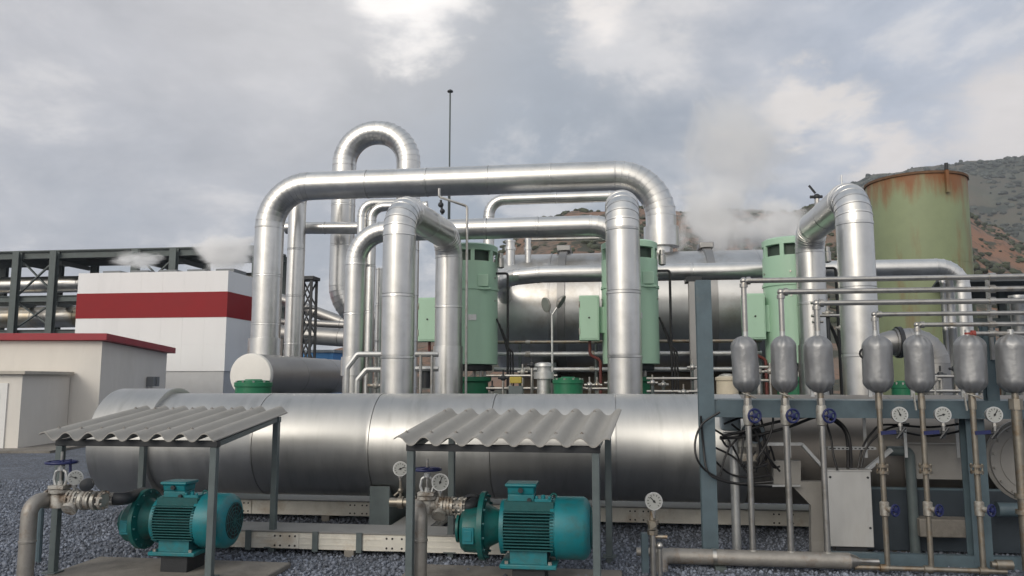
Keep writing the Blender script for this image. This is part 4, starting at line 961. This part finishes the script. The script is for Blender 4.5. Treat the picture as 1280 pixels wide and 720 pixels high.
# ------------------------------------------------------------------ rack frame at right
RK = (880, 8.02)
def rp(px, py, off=0, z=None): return row(px, py, RK[0], RK[1], z)+V*off
p1 = gz(rp(883, 520), 0); t = thing('pot_rack', 'blue grey steel frame carrying the insulated pots', 'rack', p1)
zt = P(883, 351, p1.y).z
MB().ibeam(p1, gz(p1, zt), .15, .14, .012, up=V).build('post', STEEL, t)
MB().box(gz(p1, 0)+Z*.01, .24, .24, .02, U, V).build('base_plate', STEEL, t)
zb0 = rp(900, 511).z
bm_a = gz(p1, zb0)+U*.075; bm_b = gz(rp(1400, 511), zb0)
MB().channel(bm_a, bm_b, .08, .165, .012).build('beam', STEEL, t)
MB().channel(bm_a+V*.62, bm_b+V*.62, .08, .165, .012).build('beam', STEEL, t)
for s_ in (.1, 1.2, 2.2, 3.0): MB().bar(gz(bm_a, zb0-.02)+U*s_+V*.045, gz(bm_a, zb0-.02)+U*s_+V*.575, .08, .1).build('cross_member', STEEL, t)
p2 = gz(rp(1227, 600), 0); MB().ibeam(p2+V*.14, gz(p2, zb0-.09)+V*.14, .17, .16, .012, up=V).build('post', STEEL, t)
p3 = gz(rp(1243, 460), zb0+.085); MB().ibeam(p3+V*.1, gz(p3, P(1243, 402, p3.y).z)+V*.1, .11, .1, .01, up=V).build('upper_post', STEEL, t)
MB().box(gz((bm_a+bm_b)/2, zb0+.085)+V*.31+U*.02, (bm_b-bm_a).length-.05, .7, .006, U, V).build('shade_deck', STEEL, t)  # deck added across the beams to shade the big pipe behind
lb = gz(rp(1040, 700), .06); MB().channel(lb+V*.1, gz(rp(1400, 700), .06)+V*.1, .07, .13, .01).build('bottom_beam', STEEL, t)
hb = p3+V*.02+Z*.4; MB().bar(hb, gz(hb, P(1240, 346, hb.y).z), .03, .03).build('pipe_hanger', STAIN, t)

# insulated pots with their lines
PD = (933, 7.72)
def pp(px, py, z=None): return row(px, py, PD[0], PD[1], z)
def jacket(mb, c, r, h, seed):
    n, k = 56, 44; rs = []
    for i in range(k+1):
        t_ = i/k; z = -h/2+h*t_
        e = min(t_, 1-t_)*h                       # distance from the nearer end
        rr = r*min(1, (math.sin(min(1, e/.115)*math.pi/2))**.62*.86+.14)
        ringp = []
        for j in range(n):
            a = 2*math.pi*j/n; q = Vector((math.cos(a)*1.3, math.sin(a)*1.3, z*4+seed*5))
            pl = noise.noise(q*1.5)*.005+noise.noise(Vector((q.x*4, q.y*4, q.z*1.3)))*.0028+noise.noise(q*11)*.001
            if e < .13: pl += .010*math.sin(a*9+seed+noise.noise(q)*3)*(1-e/.13)
            ringp.append(c+Vector((math.cos(a), math.sin(a), 0))*(max(.02, rr+pl))+Z*z)
        rs.append(ringp)
    mb.rings(rs); return mb
POTS = [(933, 351, 'smooth grey insulated pot nearest the tall rack post'), (979.5, 365, 'creased grey insulated pot second from the tall rack post'), (1024, 379, 'grey insulated pot before the back leg of the bending pipe'),
        (1096, 393, 'grey insulated pot beside the front leg of the bending pipe'), (1149, 406, 'grey insulated pot in front of the short elbow outlet'), (1212, 417, 'grey insulated pot just left of the slim upper rack post'), (1266, None, 'grey insulated pot at the right picture edge')]
ORD = ['highest', 'second highest', 'third highest', 'fourth highest', 'fifth highest', 'lowest']
za, zb_ = P(933, 420, 7.72).z, P(933, 491, 7.72).z
for i, (px, ye, lab) in enumerate(POTS):
    c_ = gz(pp(px, 455), (za+zb_)/2); rw = (.126, .122, .132, .136, .127, .140, .138)[i]
    t = thing('insulated_pot', lab, 'insulated pot', gz(c_, zb_-.05), 'insulated pots on the rack')
    jk = jacket(MB(), c_, rw, za-zb_, i*3.7+1).build('jacket', JACK, t, ang=60)
    jk.rotation_euler = (R((i*37 % 5-2)*.7), R((i*53 % 7-3)*.6), 0); jk.location = Vector((0, 0, 0))
    MB().cyl(gz(c_, za-.03), gz(c_, za+.045), .026, n=14).build('top_neck', GALV, t)
    MB().cyl(gz(c_, zb_-.05), gz(c_, zb_+.03), .03, n=14).build('bottom_neck', BRASSY, t)
    if i in (0, 1, 5): MB().tube([gz(c_, zb_+.0)-U*.05, gz(c_, zb_-.03)+U*.02-V*.06, gz(c_, zb_-.05)+U*.07-V*.05], .008, 6).build('tie_strap', FITT, t)
    if i in (2, 3, 4, 5): MB().box(gz(c_, zb_+.0)-U*.075, .03, .03, .07, U, V).build('drain_plug', GALV, t)
    if i in (4, 5): MB().bar(gz(c_, zb_)-U*.075-V*.02, gz(c_, zb_-.16)-U*.06-V*.02, .02, .012).build('lever', FITT, t)
    if i == 3: MB().torus(c_-U*.1+Z*.1, V, .05, .01, 16, 6).build('side_strap', BLACK, t)
    # upper line
    if ye:
        z = pp(px, ye).z; q0 = gz(c_, za+.045); q1 = gz(c_, z); q2 = gz(pp(1420, ye), z)
        vt = thing('vent_line', '%s of the level tubes above the insulated pots, turning down to a pot' % ORD[i], 'tube', q0, 'tubes above the insulated pots')
        rr = .026 if i < 3 else .021
        MB().cyl(q0, q1-Z*.05, rr, n=14).build('drop_tube', STAIN, vt); MB().cyl(q1+U*.05, q2, rr, n=14).build('level_tube', STAIN, vt)
        eb = MB(); eb.tube(poly([q1-Z*.06, q1, q1+U*.06], .035, 6), rr*1.12, 14); eb.cyl(q1-Z*.065, q1-Z*.03, rr*1.5, n=14); eb.cyl(q1+U*.03, q1+U*.065, rr*1.5, n=14); eb.ball(q1, rr*1.35, 12, 8); eb.build('elbow_fitting', REDPT if i == 5 else STAIN, vt)
        c1 = gz(pp(1240, ye), z); MB().lathe([(-.03, rr), (-.028, rr*1.5), (.028, rr*1.5), (.03, rr)], c1, U, 12).build('clamp', STAIN, vt)
    # drain line below
    q0 = gz(c_, zb_-.05)
    zlow = .13 if i < 3 else .07
    m = STAIN if i < 3 else BRASSY
    dl = thing('drain_line', ['drain tube with blue handwheel nearest the tall rack post', 'drain tube with blue handwheel, middle of the three near the rack post', 'drain tube with blue handwheel left of the sheet metal box', 'drain tube with gauge right of the sheet metal box', 'drain tube with gauge midway between sheet metal box and rack post', 'drain tube with gauge in front of the lower rack post', 'thick brownish drain pipe at the right picture edge'][i], 'drain pipe', gz(q0, 0), 'drain lines under the insulated pots')
    rr = (.029, .030, .029, .025, .025, .026, .045)[i]
    MB().cyl(gz(q0, zlow), q0, rr, n=14).build('tube', m, dl)
    MB().cyl(q0-Z*.1, q0-Z*.0, rr*1.35, n=8).build('union_nut', STAIN if i < 3 else BRASSY, dl)
    if i < 3:
        zv = P(px, 519, c_.y).z; vv = gz(q0, zv); mb = MB(); mb.lathe([(-.1, rr*1.1), (-.09, .045), (-.05, .05), (.05, .05), (.09, .045), (.1, rr*1.1)], vv, Z, 14); mb.cyl(vv, vv-V*.1+U*.03, .03, n=12)
        vb_ = mb.build('valve_body', FITT, dl); wheel(vb_, vv-V*.125+U*.04, (-V+U*.3), .062, rim=.011)
        MB().lathe([(0, .034), (.01, .045), (.05, .045), (.06, .034)], gz(q0, zlow), Z, 12).build('socket', FITT, dl)
    elif i < 6:
        zg = P(px, 518, c_.y).z; zl = P(px, 541, c_.y).z; gpos = gz(q0, zg)+U*.17-V*.03
        gauge(dl, gpos, .070, (-.12, -1, .05), stem=.08, turn=(20, -65, 75)[i-3])
        mb = MB(); y_ = gz(q0, zl); mb.cyl(y_, y_+U*.17-V*.02, .016, n=10); mb.ball(y_+U*.17-V*.02, .028, 10, 6); mb.cyl(y_+U*.17-V*.02-Z*.05, y_+U*.17-V*.02+Z*.05, .016, n=8); mb.cyl(y_+U*.13-Z*.05-V*.04, y_+U*.21+Z*.05-V*.04, .012, n=6); mb.build('gauge_cock', BLKST, dl)
        MB().bar(y_-V*.04-U*.01, y_-V*.045+U*.125+Z*.012, .012, .035).build('blue_lever', BLUE, dl)
        zf_ = P(px, 586, c_.y).z; mb = MB()
        for s_ in (-.028, .028): mb.cyl(gz(q0, zf_+s_-.012), gz(q0, zf_+s_+.012), .058, n=18)
        bolts(mb, gz(q0, zf_-.05), Z, .046, 4, .008, .1); mb.build('flange_pair', BRASSY, dl)
        zv = P(px, 636, c_.y).z; vv = gz(q0, zv); mb = MB(); mb.lathe([(-.07, rr*1.1), (-.06, .042), (.06, .042), (.07, rr*1.1)], vv, Z, 12); mb.cyl(vv, vv+U*.05-V*.07, .026, n=12); vb_ = mb.build('valve_body', FITT, dl)
        wheel(vb_, vv+U*.065-V*.09, (U*.6-V), .05, rim=.009)
    else:
        for y in (620, 640): zf_ = P(px, y, c_.y).z; MB().cyl(gz(q0, zf_-.02), gz(q0, zf_+.02), .068, n=20).build('flange', BRASSY, dl)
# headers near the ground
h0_ = gz(pp(822, 703), .115); h1_ = gz(pp(1062, 703), .115)
t = thing('collector_pipe', 'grey horizontal collector pipe joining the three left drain tubes', 'pipe', gz(h0_, 0))
MB().cyl(h0_+U*.15, h1_, .074, n=24).build('pipe_run', RUSTP, t); MB().lathe([(0, .074), (.06, .05), (.1, .026), (.26, .026)], h1_, U, 20).build('reducer', STAIN, t)
MB().tube(poly([h0_+U*.18, h0_+U*.02, gz(h0_, -.05)+U*.02-V*.14], .1), .075, 18).build('elbow', RUSTP, t); MB().cyl(h0_-U*.2+Z*.03, h0_+U*.1+Z*.03, .04, n=14).build('branch', RUSTP, t)
MB().lathe([(-.02, .074), (-.019, .08), (.019, .08), (.02, .074)], gz(pp(893, 703), .115), U, 24).build('pipe_clamp', STAIN, t); 
q = gz(pp(900, 712), 0); MB().bar(q+Z*.0, q+Z*.04, .1, .2, V).build('shoe', DKST, t)
l0_ = gz(pp(1068, 712), .06); l1_ = gz(pp(1258, 712), .06); t = thing('lower_tube', 'thin tube near the ground joining the gauge drain tubes', 'tube', l0_)
MB().cyl(l0_, l1_, .024, n=12).build('tube', BRASSY, t)
for px in (1105, 1160, 1229): q = gz(pp(px, 712), .06); MB().lathe([(-.04, .024), (-.035, .036), (.035, .036), (.04, .024)], q, U, 12).build('tee', BRASSY, t)
q = gz(pp(1268, 704), .12); tag(MB().cyl(q-U*.16, q-U*.02, .045, n=16).cyl(q-U*.2, q-U*.16, .03, n=8).build('pipe_plug', BRASSY, origin=gz(q, 0)), 'short capped brass plug at the foot of the thick brown drain pipe', 'plug')
# grey stand pipes behind
for px, y0, y1, r, lab in ((920, 545, 694, .046, 'pale standpipe behind the first drain tube'), (1142, 570, 696, .05, 'dark grey standpipe between the gauge drain tubes')):
    a = P(px, 650, 8.35); t = thing('standpipe', lab, 'pipe', gz(a, 0)); MB().cyl(gz(a, 0), gz(a, P(px, y0, 8.35).z), r, n=16).build('pipe_run', GALV if px < 1000 else STEELG, t)
    if px > 1000: MB().tube(poly([gz(a, P(px, y0, 8.35).z-.01), gz(a, P(px, y0, 8.35).z+.05), gz(a, P(px, y0, 8.35).z+.05)-U*.22], .05), r, 14).build('elbow', STEELG, t)
    else: MB().cyl(gz(a, P(px, y0, 8.35).z), gz(a, P(px, y0, 8.35).z+.03), r*1.3, n=16).build('collar', GALV, t)

sk = gz(P(1150, 650, 8.46), 0); t = thing('skid_panel', 'dark navy steel skid plate low behind the gauge drain tubes', 'panel', sk)
MB().box(sk+Z*.34+U*.35, 1.95, .03, .62, U, V).build('plate', mat('navy_skid_paint', (.03, .042, .055), .5, var=.2), t); MB().box(sk+Z*.66+V*.02+U*.35, 1.97, .08, .02, U, V).build('top_flange', STEEL, t)
tag(MB().box(gz(P(1178, 650, 8.3), .3), .52, .22, .18, U, V).build('concrete_block', CONC, origin=gz(P(1178, 650, 8.3), .21), bev=.012), 'tan concrete block in front of the navy skid plate', 'block')
# sheet box, gusset plate, tray, actuator, cables
sbx = gz(P(1060, 640, 8.12), 0); t = thing('sheet_metal_box', 'tall pale sheet metal box standing behind the third drain tube', 'cabinet', sbx)
z0, z1 = P(1060, 682, 8.1).z, P(1060, 588, 8.1).z
MB().box(gz(sbx, (z0+z1)/2), .42, .18, z1-z0, U, V).build('body', SHEET, t, bev=.006)
MB().box(gz(sbx, z1+.006), .44, .2, .012, U, V).build('top_lip', SHEET, t)
MB().box(gz(sbx, z0/2), .3, .12, z0, U, V).build('stand', BLKST, t)
mb = MB()
for x, z in ((-.18, .06), (.18, .06), (.18, .55)): mb.cyl(gz(sbx, z1-z)+U*x-V*.09, gz(sbx, z1-z)+U*x-V*.098, .012, n=8)
mb.build('screws', BLKST, t)
gpl = [(967, 576), (1001, 576), (1001, 602), (1036, 602), (1036, 677), (1014, 677), (1014, 632), (989, 606), (967, 605)]
dg = 8.38; pts = [P(x, y, dg) for x, y in gpl]
t = thing('gusset_bracket', 'grey folded plate bracket left of the sheet metal box', 'bracket', gz(pts[5], 0))
mb = MB(); mb.rings([pts, [p+V*.1 for p in pts]]); mb.build('plate', GREYP, t)
MB().box(gz(pts[5], pts[5].z/2)+U*.07+V*.05, .14, .1, pts[5].z, U, V).build('foot', GREYP, t)
MB().bar(P(945, 607, 8.33), P(1000, 607, 8.33), .03, .02).build('edge_strip', GALV, t)
gp_ = P(1176, 577, 8.36); tag(MB().box(gp_, .72, .02, .36, U, V).box(gp_+Z*.185-V*.02, .74, .06, .012, U, V).build('cover_plate', GREYP, origin=gp_-Z*.18), 'flat grey cover plate behind the gauge drain tubes', 'plate')
bpq = P(1262, 637, 8.1); tag(MB().cyl(bpq-U*.12, bpq+U*.5, .07, n=16).build('drain_header', STEEL, origin=bpq-U*.12), 'short blue grey pipe low beside the thick brown drain pipe', 'pipe')
t = thing('perforated_tray', 'perforated galvanised cable tray with sloping braces under the beam', 'cable tray', P(960, 556, 8.2))
def tr(a, b, d=8.2): return P(a, b, d)
mb = MB(); mb.bar(tr(958, 555), tr(1002, 555), .05, .03); mb.bar(tr(1002, 555), tr(1030, 586), .05, .03); mb.build('brace', GALV, t)
mb = MB(); mb.bar(tr(1032, 560), tr(1092, 560), .12, .025); mb.cur = 1
for i in range(11): p = tr(1036+i*5.2, 560)-V*.062; mb.box(p, .022, .004, .012, U, V)
mb.build('tray', [GALV, BLACK], t)
MB().bar(tr(1082, 588), tr(1114, 562), .05, .035).build('brace', GALV, t)
for px in (985, 1080, 1130, 1195): a = tr(px, 522); MB().bar(a, gz(a, tr(px, 572).z), .03, .012, V).build('hanger', GALV, t)
ac = P(925, 540, 8.45); t = thing('valve_actuator', 'pale blue grey valve actuator wrapped in cables beside the rack post', 'actuator', gz(ac, ac.z-.3))
PALEB = mat('actuator_paint', (.30, .36, .40), .5, 0, var=.15)
MB().box(ac-U*.1+Z*.1, .2, .2, .17, U, V).build('housing', PALEB, t, bev=.03)
MB().lathe([(0, .05), (.02, .1), (.1, .11), (.13, .11), (.132, .07)], ac+U*.1, (-V+U*.25).normalized(), 28).build('motor_end', PALEB, t)
MB().cyl(ac+U*.1-V*.125+U*.03, ac+U*.1-V*.135+U*.033, .07, n=24).build('end_cover', BLACK, t)
MB().cyl(ac-Z*.0, ac-Z*.3, .05, n=14).build('stem', FITT, t); MB().cyl(ac-U*.18-Z*.03, ac+U*.0-Z*.03, .03, n=12).build('side_shaft', PAPER, t)
MB().box(ac-Z*.12, .3, .18, .06, U, V).build('mounting_plate', FITT, t)
MB().box(ac+U*.04-Z*.26, .26, .16, .1, U, V).build('lower_block', FITT, t, bev=.02)
CAB = [([(876, 520), (879, 555), (884, 588), (900, 600), (930, 606), (965, 608)], 7.9), ([(900, 515), (878, 530), (869, 552), (872, 575), (888, 592), (920, 604), (966, 602)], 7.85), ([(903, 545), (925, 540), (960, 530), (1000, 522), (1030, 519), (1052, 530), (1062, 550), (1064, 585)], 8.1), ([(900, 548), (940, 545), (985, 534), (1022, 521), (1045, 528), (1058, 545), (1060, 586)], 8.15),
       ([(890, 535), (912, 552), (905, 575), (900, 595)], 8.2), ([(895, 560), (915, 570), (935, 585), (960, 580)], 8.2), ([(950, 520), (956, 545), (954, 575), (966, 600)], 8.3), ([(965, 510), (966, 530), (958, 555), (945, 575)], 8.0), ([(893, 575), (912, 592), (938, 597), (962, 594)], 8.25),
       ([(1030, 520), (1038, 545), (1042, 570), (1047, 588)], 8.05), ([(1076, 585), (1082, 562), (1096, 545), (1112, 535), (1136, 530)], 8.1), ([(1072, 586), (1078, 560), (1090, 541), (1106, 531), (1160, 534), (1200, 530)], 8.15), ([(1130, 540), (1160, 545), (1195, 540), (1225, 530)], 8.2), ([(905, 530), (930, 522), (942, 535), (950, 560), (945, 590)], 8.2)]
CL = ['outer black cable hanging in a loop left of the rack post', 'widest black cable loop swinging round the rack post', 'upper thick black cable arching behind the drain tubes', 'lower thick black cable arching behind the drain tubes', 'short black cable beside the actuator housing', 'black cable drooping below the actuator', 'black cable falling right of the actuator to the plate bracket', 'thin black cable under the beam between the first two drain tubes', 'lowest black cable sagging to the plate bracket', 'black cable dropping straight into the sheet metal box', 'black cable curving up right of the sheet metal box', 'long black cable running right behind the gauges', 'black cable sagging behind the right gauges', 'black cable looped over the actuator']
rc = random.Random(3)
for i in range(5):
    x0, y0 = rc.uniform(893, 925), rc.uniform(528, 560); pts_ = [(x0, y0)]
    for q in range(4): pts_.append((x0+12*(q+1)+rc.uniform(-10, 12), y0+rc.uniform(-12, 30)+7*q))
    CAB.append((pts_, 8.2+.03*(i % 4))); CL.append(('thin black cable in the tangle under the beam, starting %s the actuator' % ('left of' if x0 < 908 else 'in front of')))
def smooth_pts(p, n=6):
    o = []
    for i in range(len(p)-1):
        a, b, c_, d = p[max(0, i-1)], p[i], p[i+1], p[min(len(p)-1, i+2)]
        for k_ in range(n):
            t_ = k_/n; o.append(.5*((2*b)+(c_-a)*t_+(2*a-5*b+4*c_-d)*t_*t_+(3*b-a-3*c_+d)*t_**3))
    o.append(p[-1]); return o
for (pts2, d), lab in zip(CAB, CL):
    p3_ = [P(x, y, d+.04*math.sin(k_*1.7)) for k_, (x, y) in enumerate(pts2)]
    o = MB().tube(smooth_pts(p3_), .015 if 'thick' in lab else .011, 8).build('cable', BLACK, origin=p3_[0]); tag(o, lab, 'cable', 'black cables round the actuator')

# ------------------------------------------------------------------ steam
def steam(name, c, sx, sy, sz, dens, lab, scale=2.2, seed=0, thr=.5):
    bm = bmesh.new(); bmesh.ops.create_icosphere(bm, subdivisions=3, radius=1); me = bpy.data.meshes.new(name); bm.to_mesh(me); bm.free()
    o = bpy.data.objects.new(name, me); col.objects.link(o); o.location = c; o.scale = (sx, sy, sz); tag(o, lab, 'steam', kind='stuff')
    m = bpy.data.materials.new(name); m.use_nodes = True; nt = m.node_tree; N = nt.nodes; L = nt.links; N.clear()
    out = N.new('ShaderNodeOutputMaterial'); pv = N.new('ShaderNodeVolumePrincipled'); L.new(pv.outputs[0], out.inputs['Volume']); pv.inputs['Color'].default_value = (.995, .995, .995, 1); pv.inputs['Anisotropy'].default_value = -.15
    tc = N.new('ShaderNodeTexCoord'); ln = N.new('ShaderNodeVectorMath'); ln.operation = 'LENGTH'; L.new(tc.outputs['Object'], ln.inputs[0])
    mp = N.new('ShaderNodeMapping'); mp.inputs['Location'].default_value = (seed, seed*2, 0); L.new(tc.outputs['Object'], mp.inputs[0])
    n = N.new('ShaderNodeTexNoise'); n.inputs['Scale'].default_value = scale; n.inputs['Detail'].default_value = 5; n.inputs['Roughness'].default_value = .6; n.inputs['Distortion'].default_value = .6; L.new(mp.outputs[0], n.inputs['Vector'])
    f = N.new('ShaderNodeMapRange'); f.inputs[1].default_value = 1; f.inputs[2].default_value = .25; f.inputs[3].default_value = -.35; f.inputs[4].default_value = .12; L.new(ln.outputs['Value'], f.inputs[0])
    ad = N.new('ShaderNodeMath'); ad.operation = 'ADD'; L.new(n.outputs['Fac'], ad.inputs[0]); L.new(f.outputs[0], ad.inputs[1])
    r = N.new('ShaderNodeMapRange'); r.inputs[1].default_value = thr; r.inputs[2].default_value = thr+.25; r.inputs[4].default_value = dens; L.new(ad.outputs[0], r.inputs[0]); L.new(r.outputs[0], pv.inputs['Density'])
    me.materials.append(m); return o
steam('steam', P(892, 278, 34), 3.3, 2.6, 3.6, 3.6, 'white steam billowing behind the big vessel', 2.3, 1, .46)
steam('steam', P(972, 285, 36), 3.4, 2.4, 2.4, 3.4, 'thin steam drifting right behind the bending pipe', 2.4, 4, .46)
steam('steam', P(918, 190, 36), 4.6, 2.8, 5.0, 1.0, 'faint upper steam plume rising above the vessel', 1.8, 7, .42)
steam('steam', P(284, 314, 33), 2.1, 1.4, 1.2, 4.6, 'steam puff over the right roof edge of the white building', 2.0, 2, .38)
steam('steam', P(172, 326, 33), 1.8, .9, .6, 3.2, 'small steam wisp over the white building roof', 2.0, 9, .40)

# ------------------------------------------------------------------ the air towards the hills
hz_ = MB().box((0, 0, 122), 2400, 2400, 246).build('haze', mat('air', (1, 1, 1)), origin=(0, 0, 0)); tag(hz_, 'thin pale haze in front of the hills', 'haze', kind='stuff')
hm_ = bpy.data.materials.new('haze_air'); hm_.use_nodes = True; n_ = hm_.node_tree; n_.nodes.clear()
o_ = n_.nodes.new('ShaderNodeOutputMaterial'); v_ = n_.nodes.new('ShaderNodeVolumePrincipled'); v_.inputs['Color'].default_value = (.86, .91, 1, 1); v_.inputs['Density'].default_value = .00032; v_.inputs['Anisotropy'].default_value = .3
n_.links.new(v_.outputs[0], o_.inputs['Volume']); hz_.data.materials[0] = hm_
# ------------------------------------------------------------------ output
scn.view_settings.view_transform = 'Standard'; scn.view_settings.look = 'None'; scn.view_settings.gamma = 1; scn.view_settings.use_curve_mapping = False
scn.view_settings.exposure = 0
scn.render.engine = 'CYCLES'; scn.cycles.use_denoising = True
scn.cycles.volume_step_rate = 2; scn.cycles.volume_max_steps = 128; scn.cycles.max_bounces = 8; scn.cycles.volume_bounces = 8; scn.cycles.max_bounces = 12
scn.render.resolution_x = 1024; scn.render.resolution_y = 576
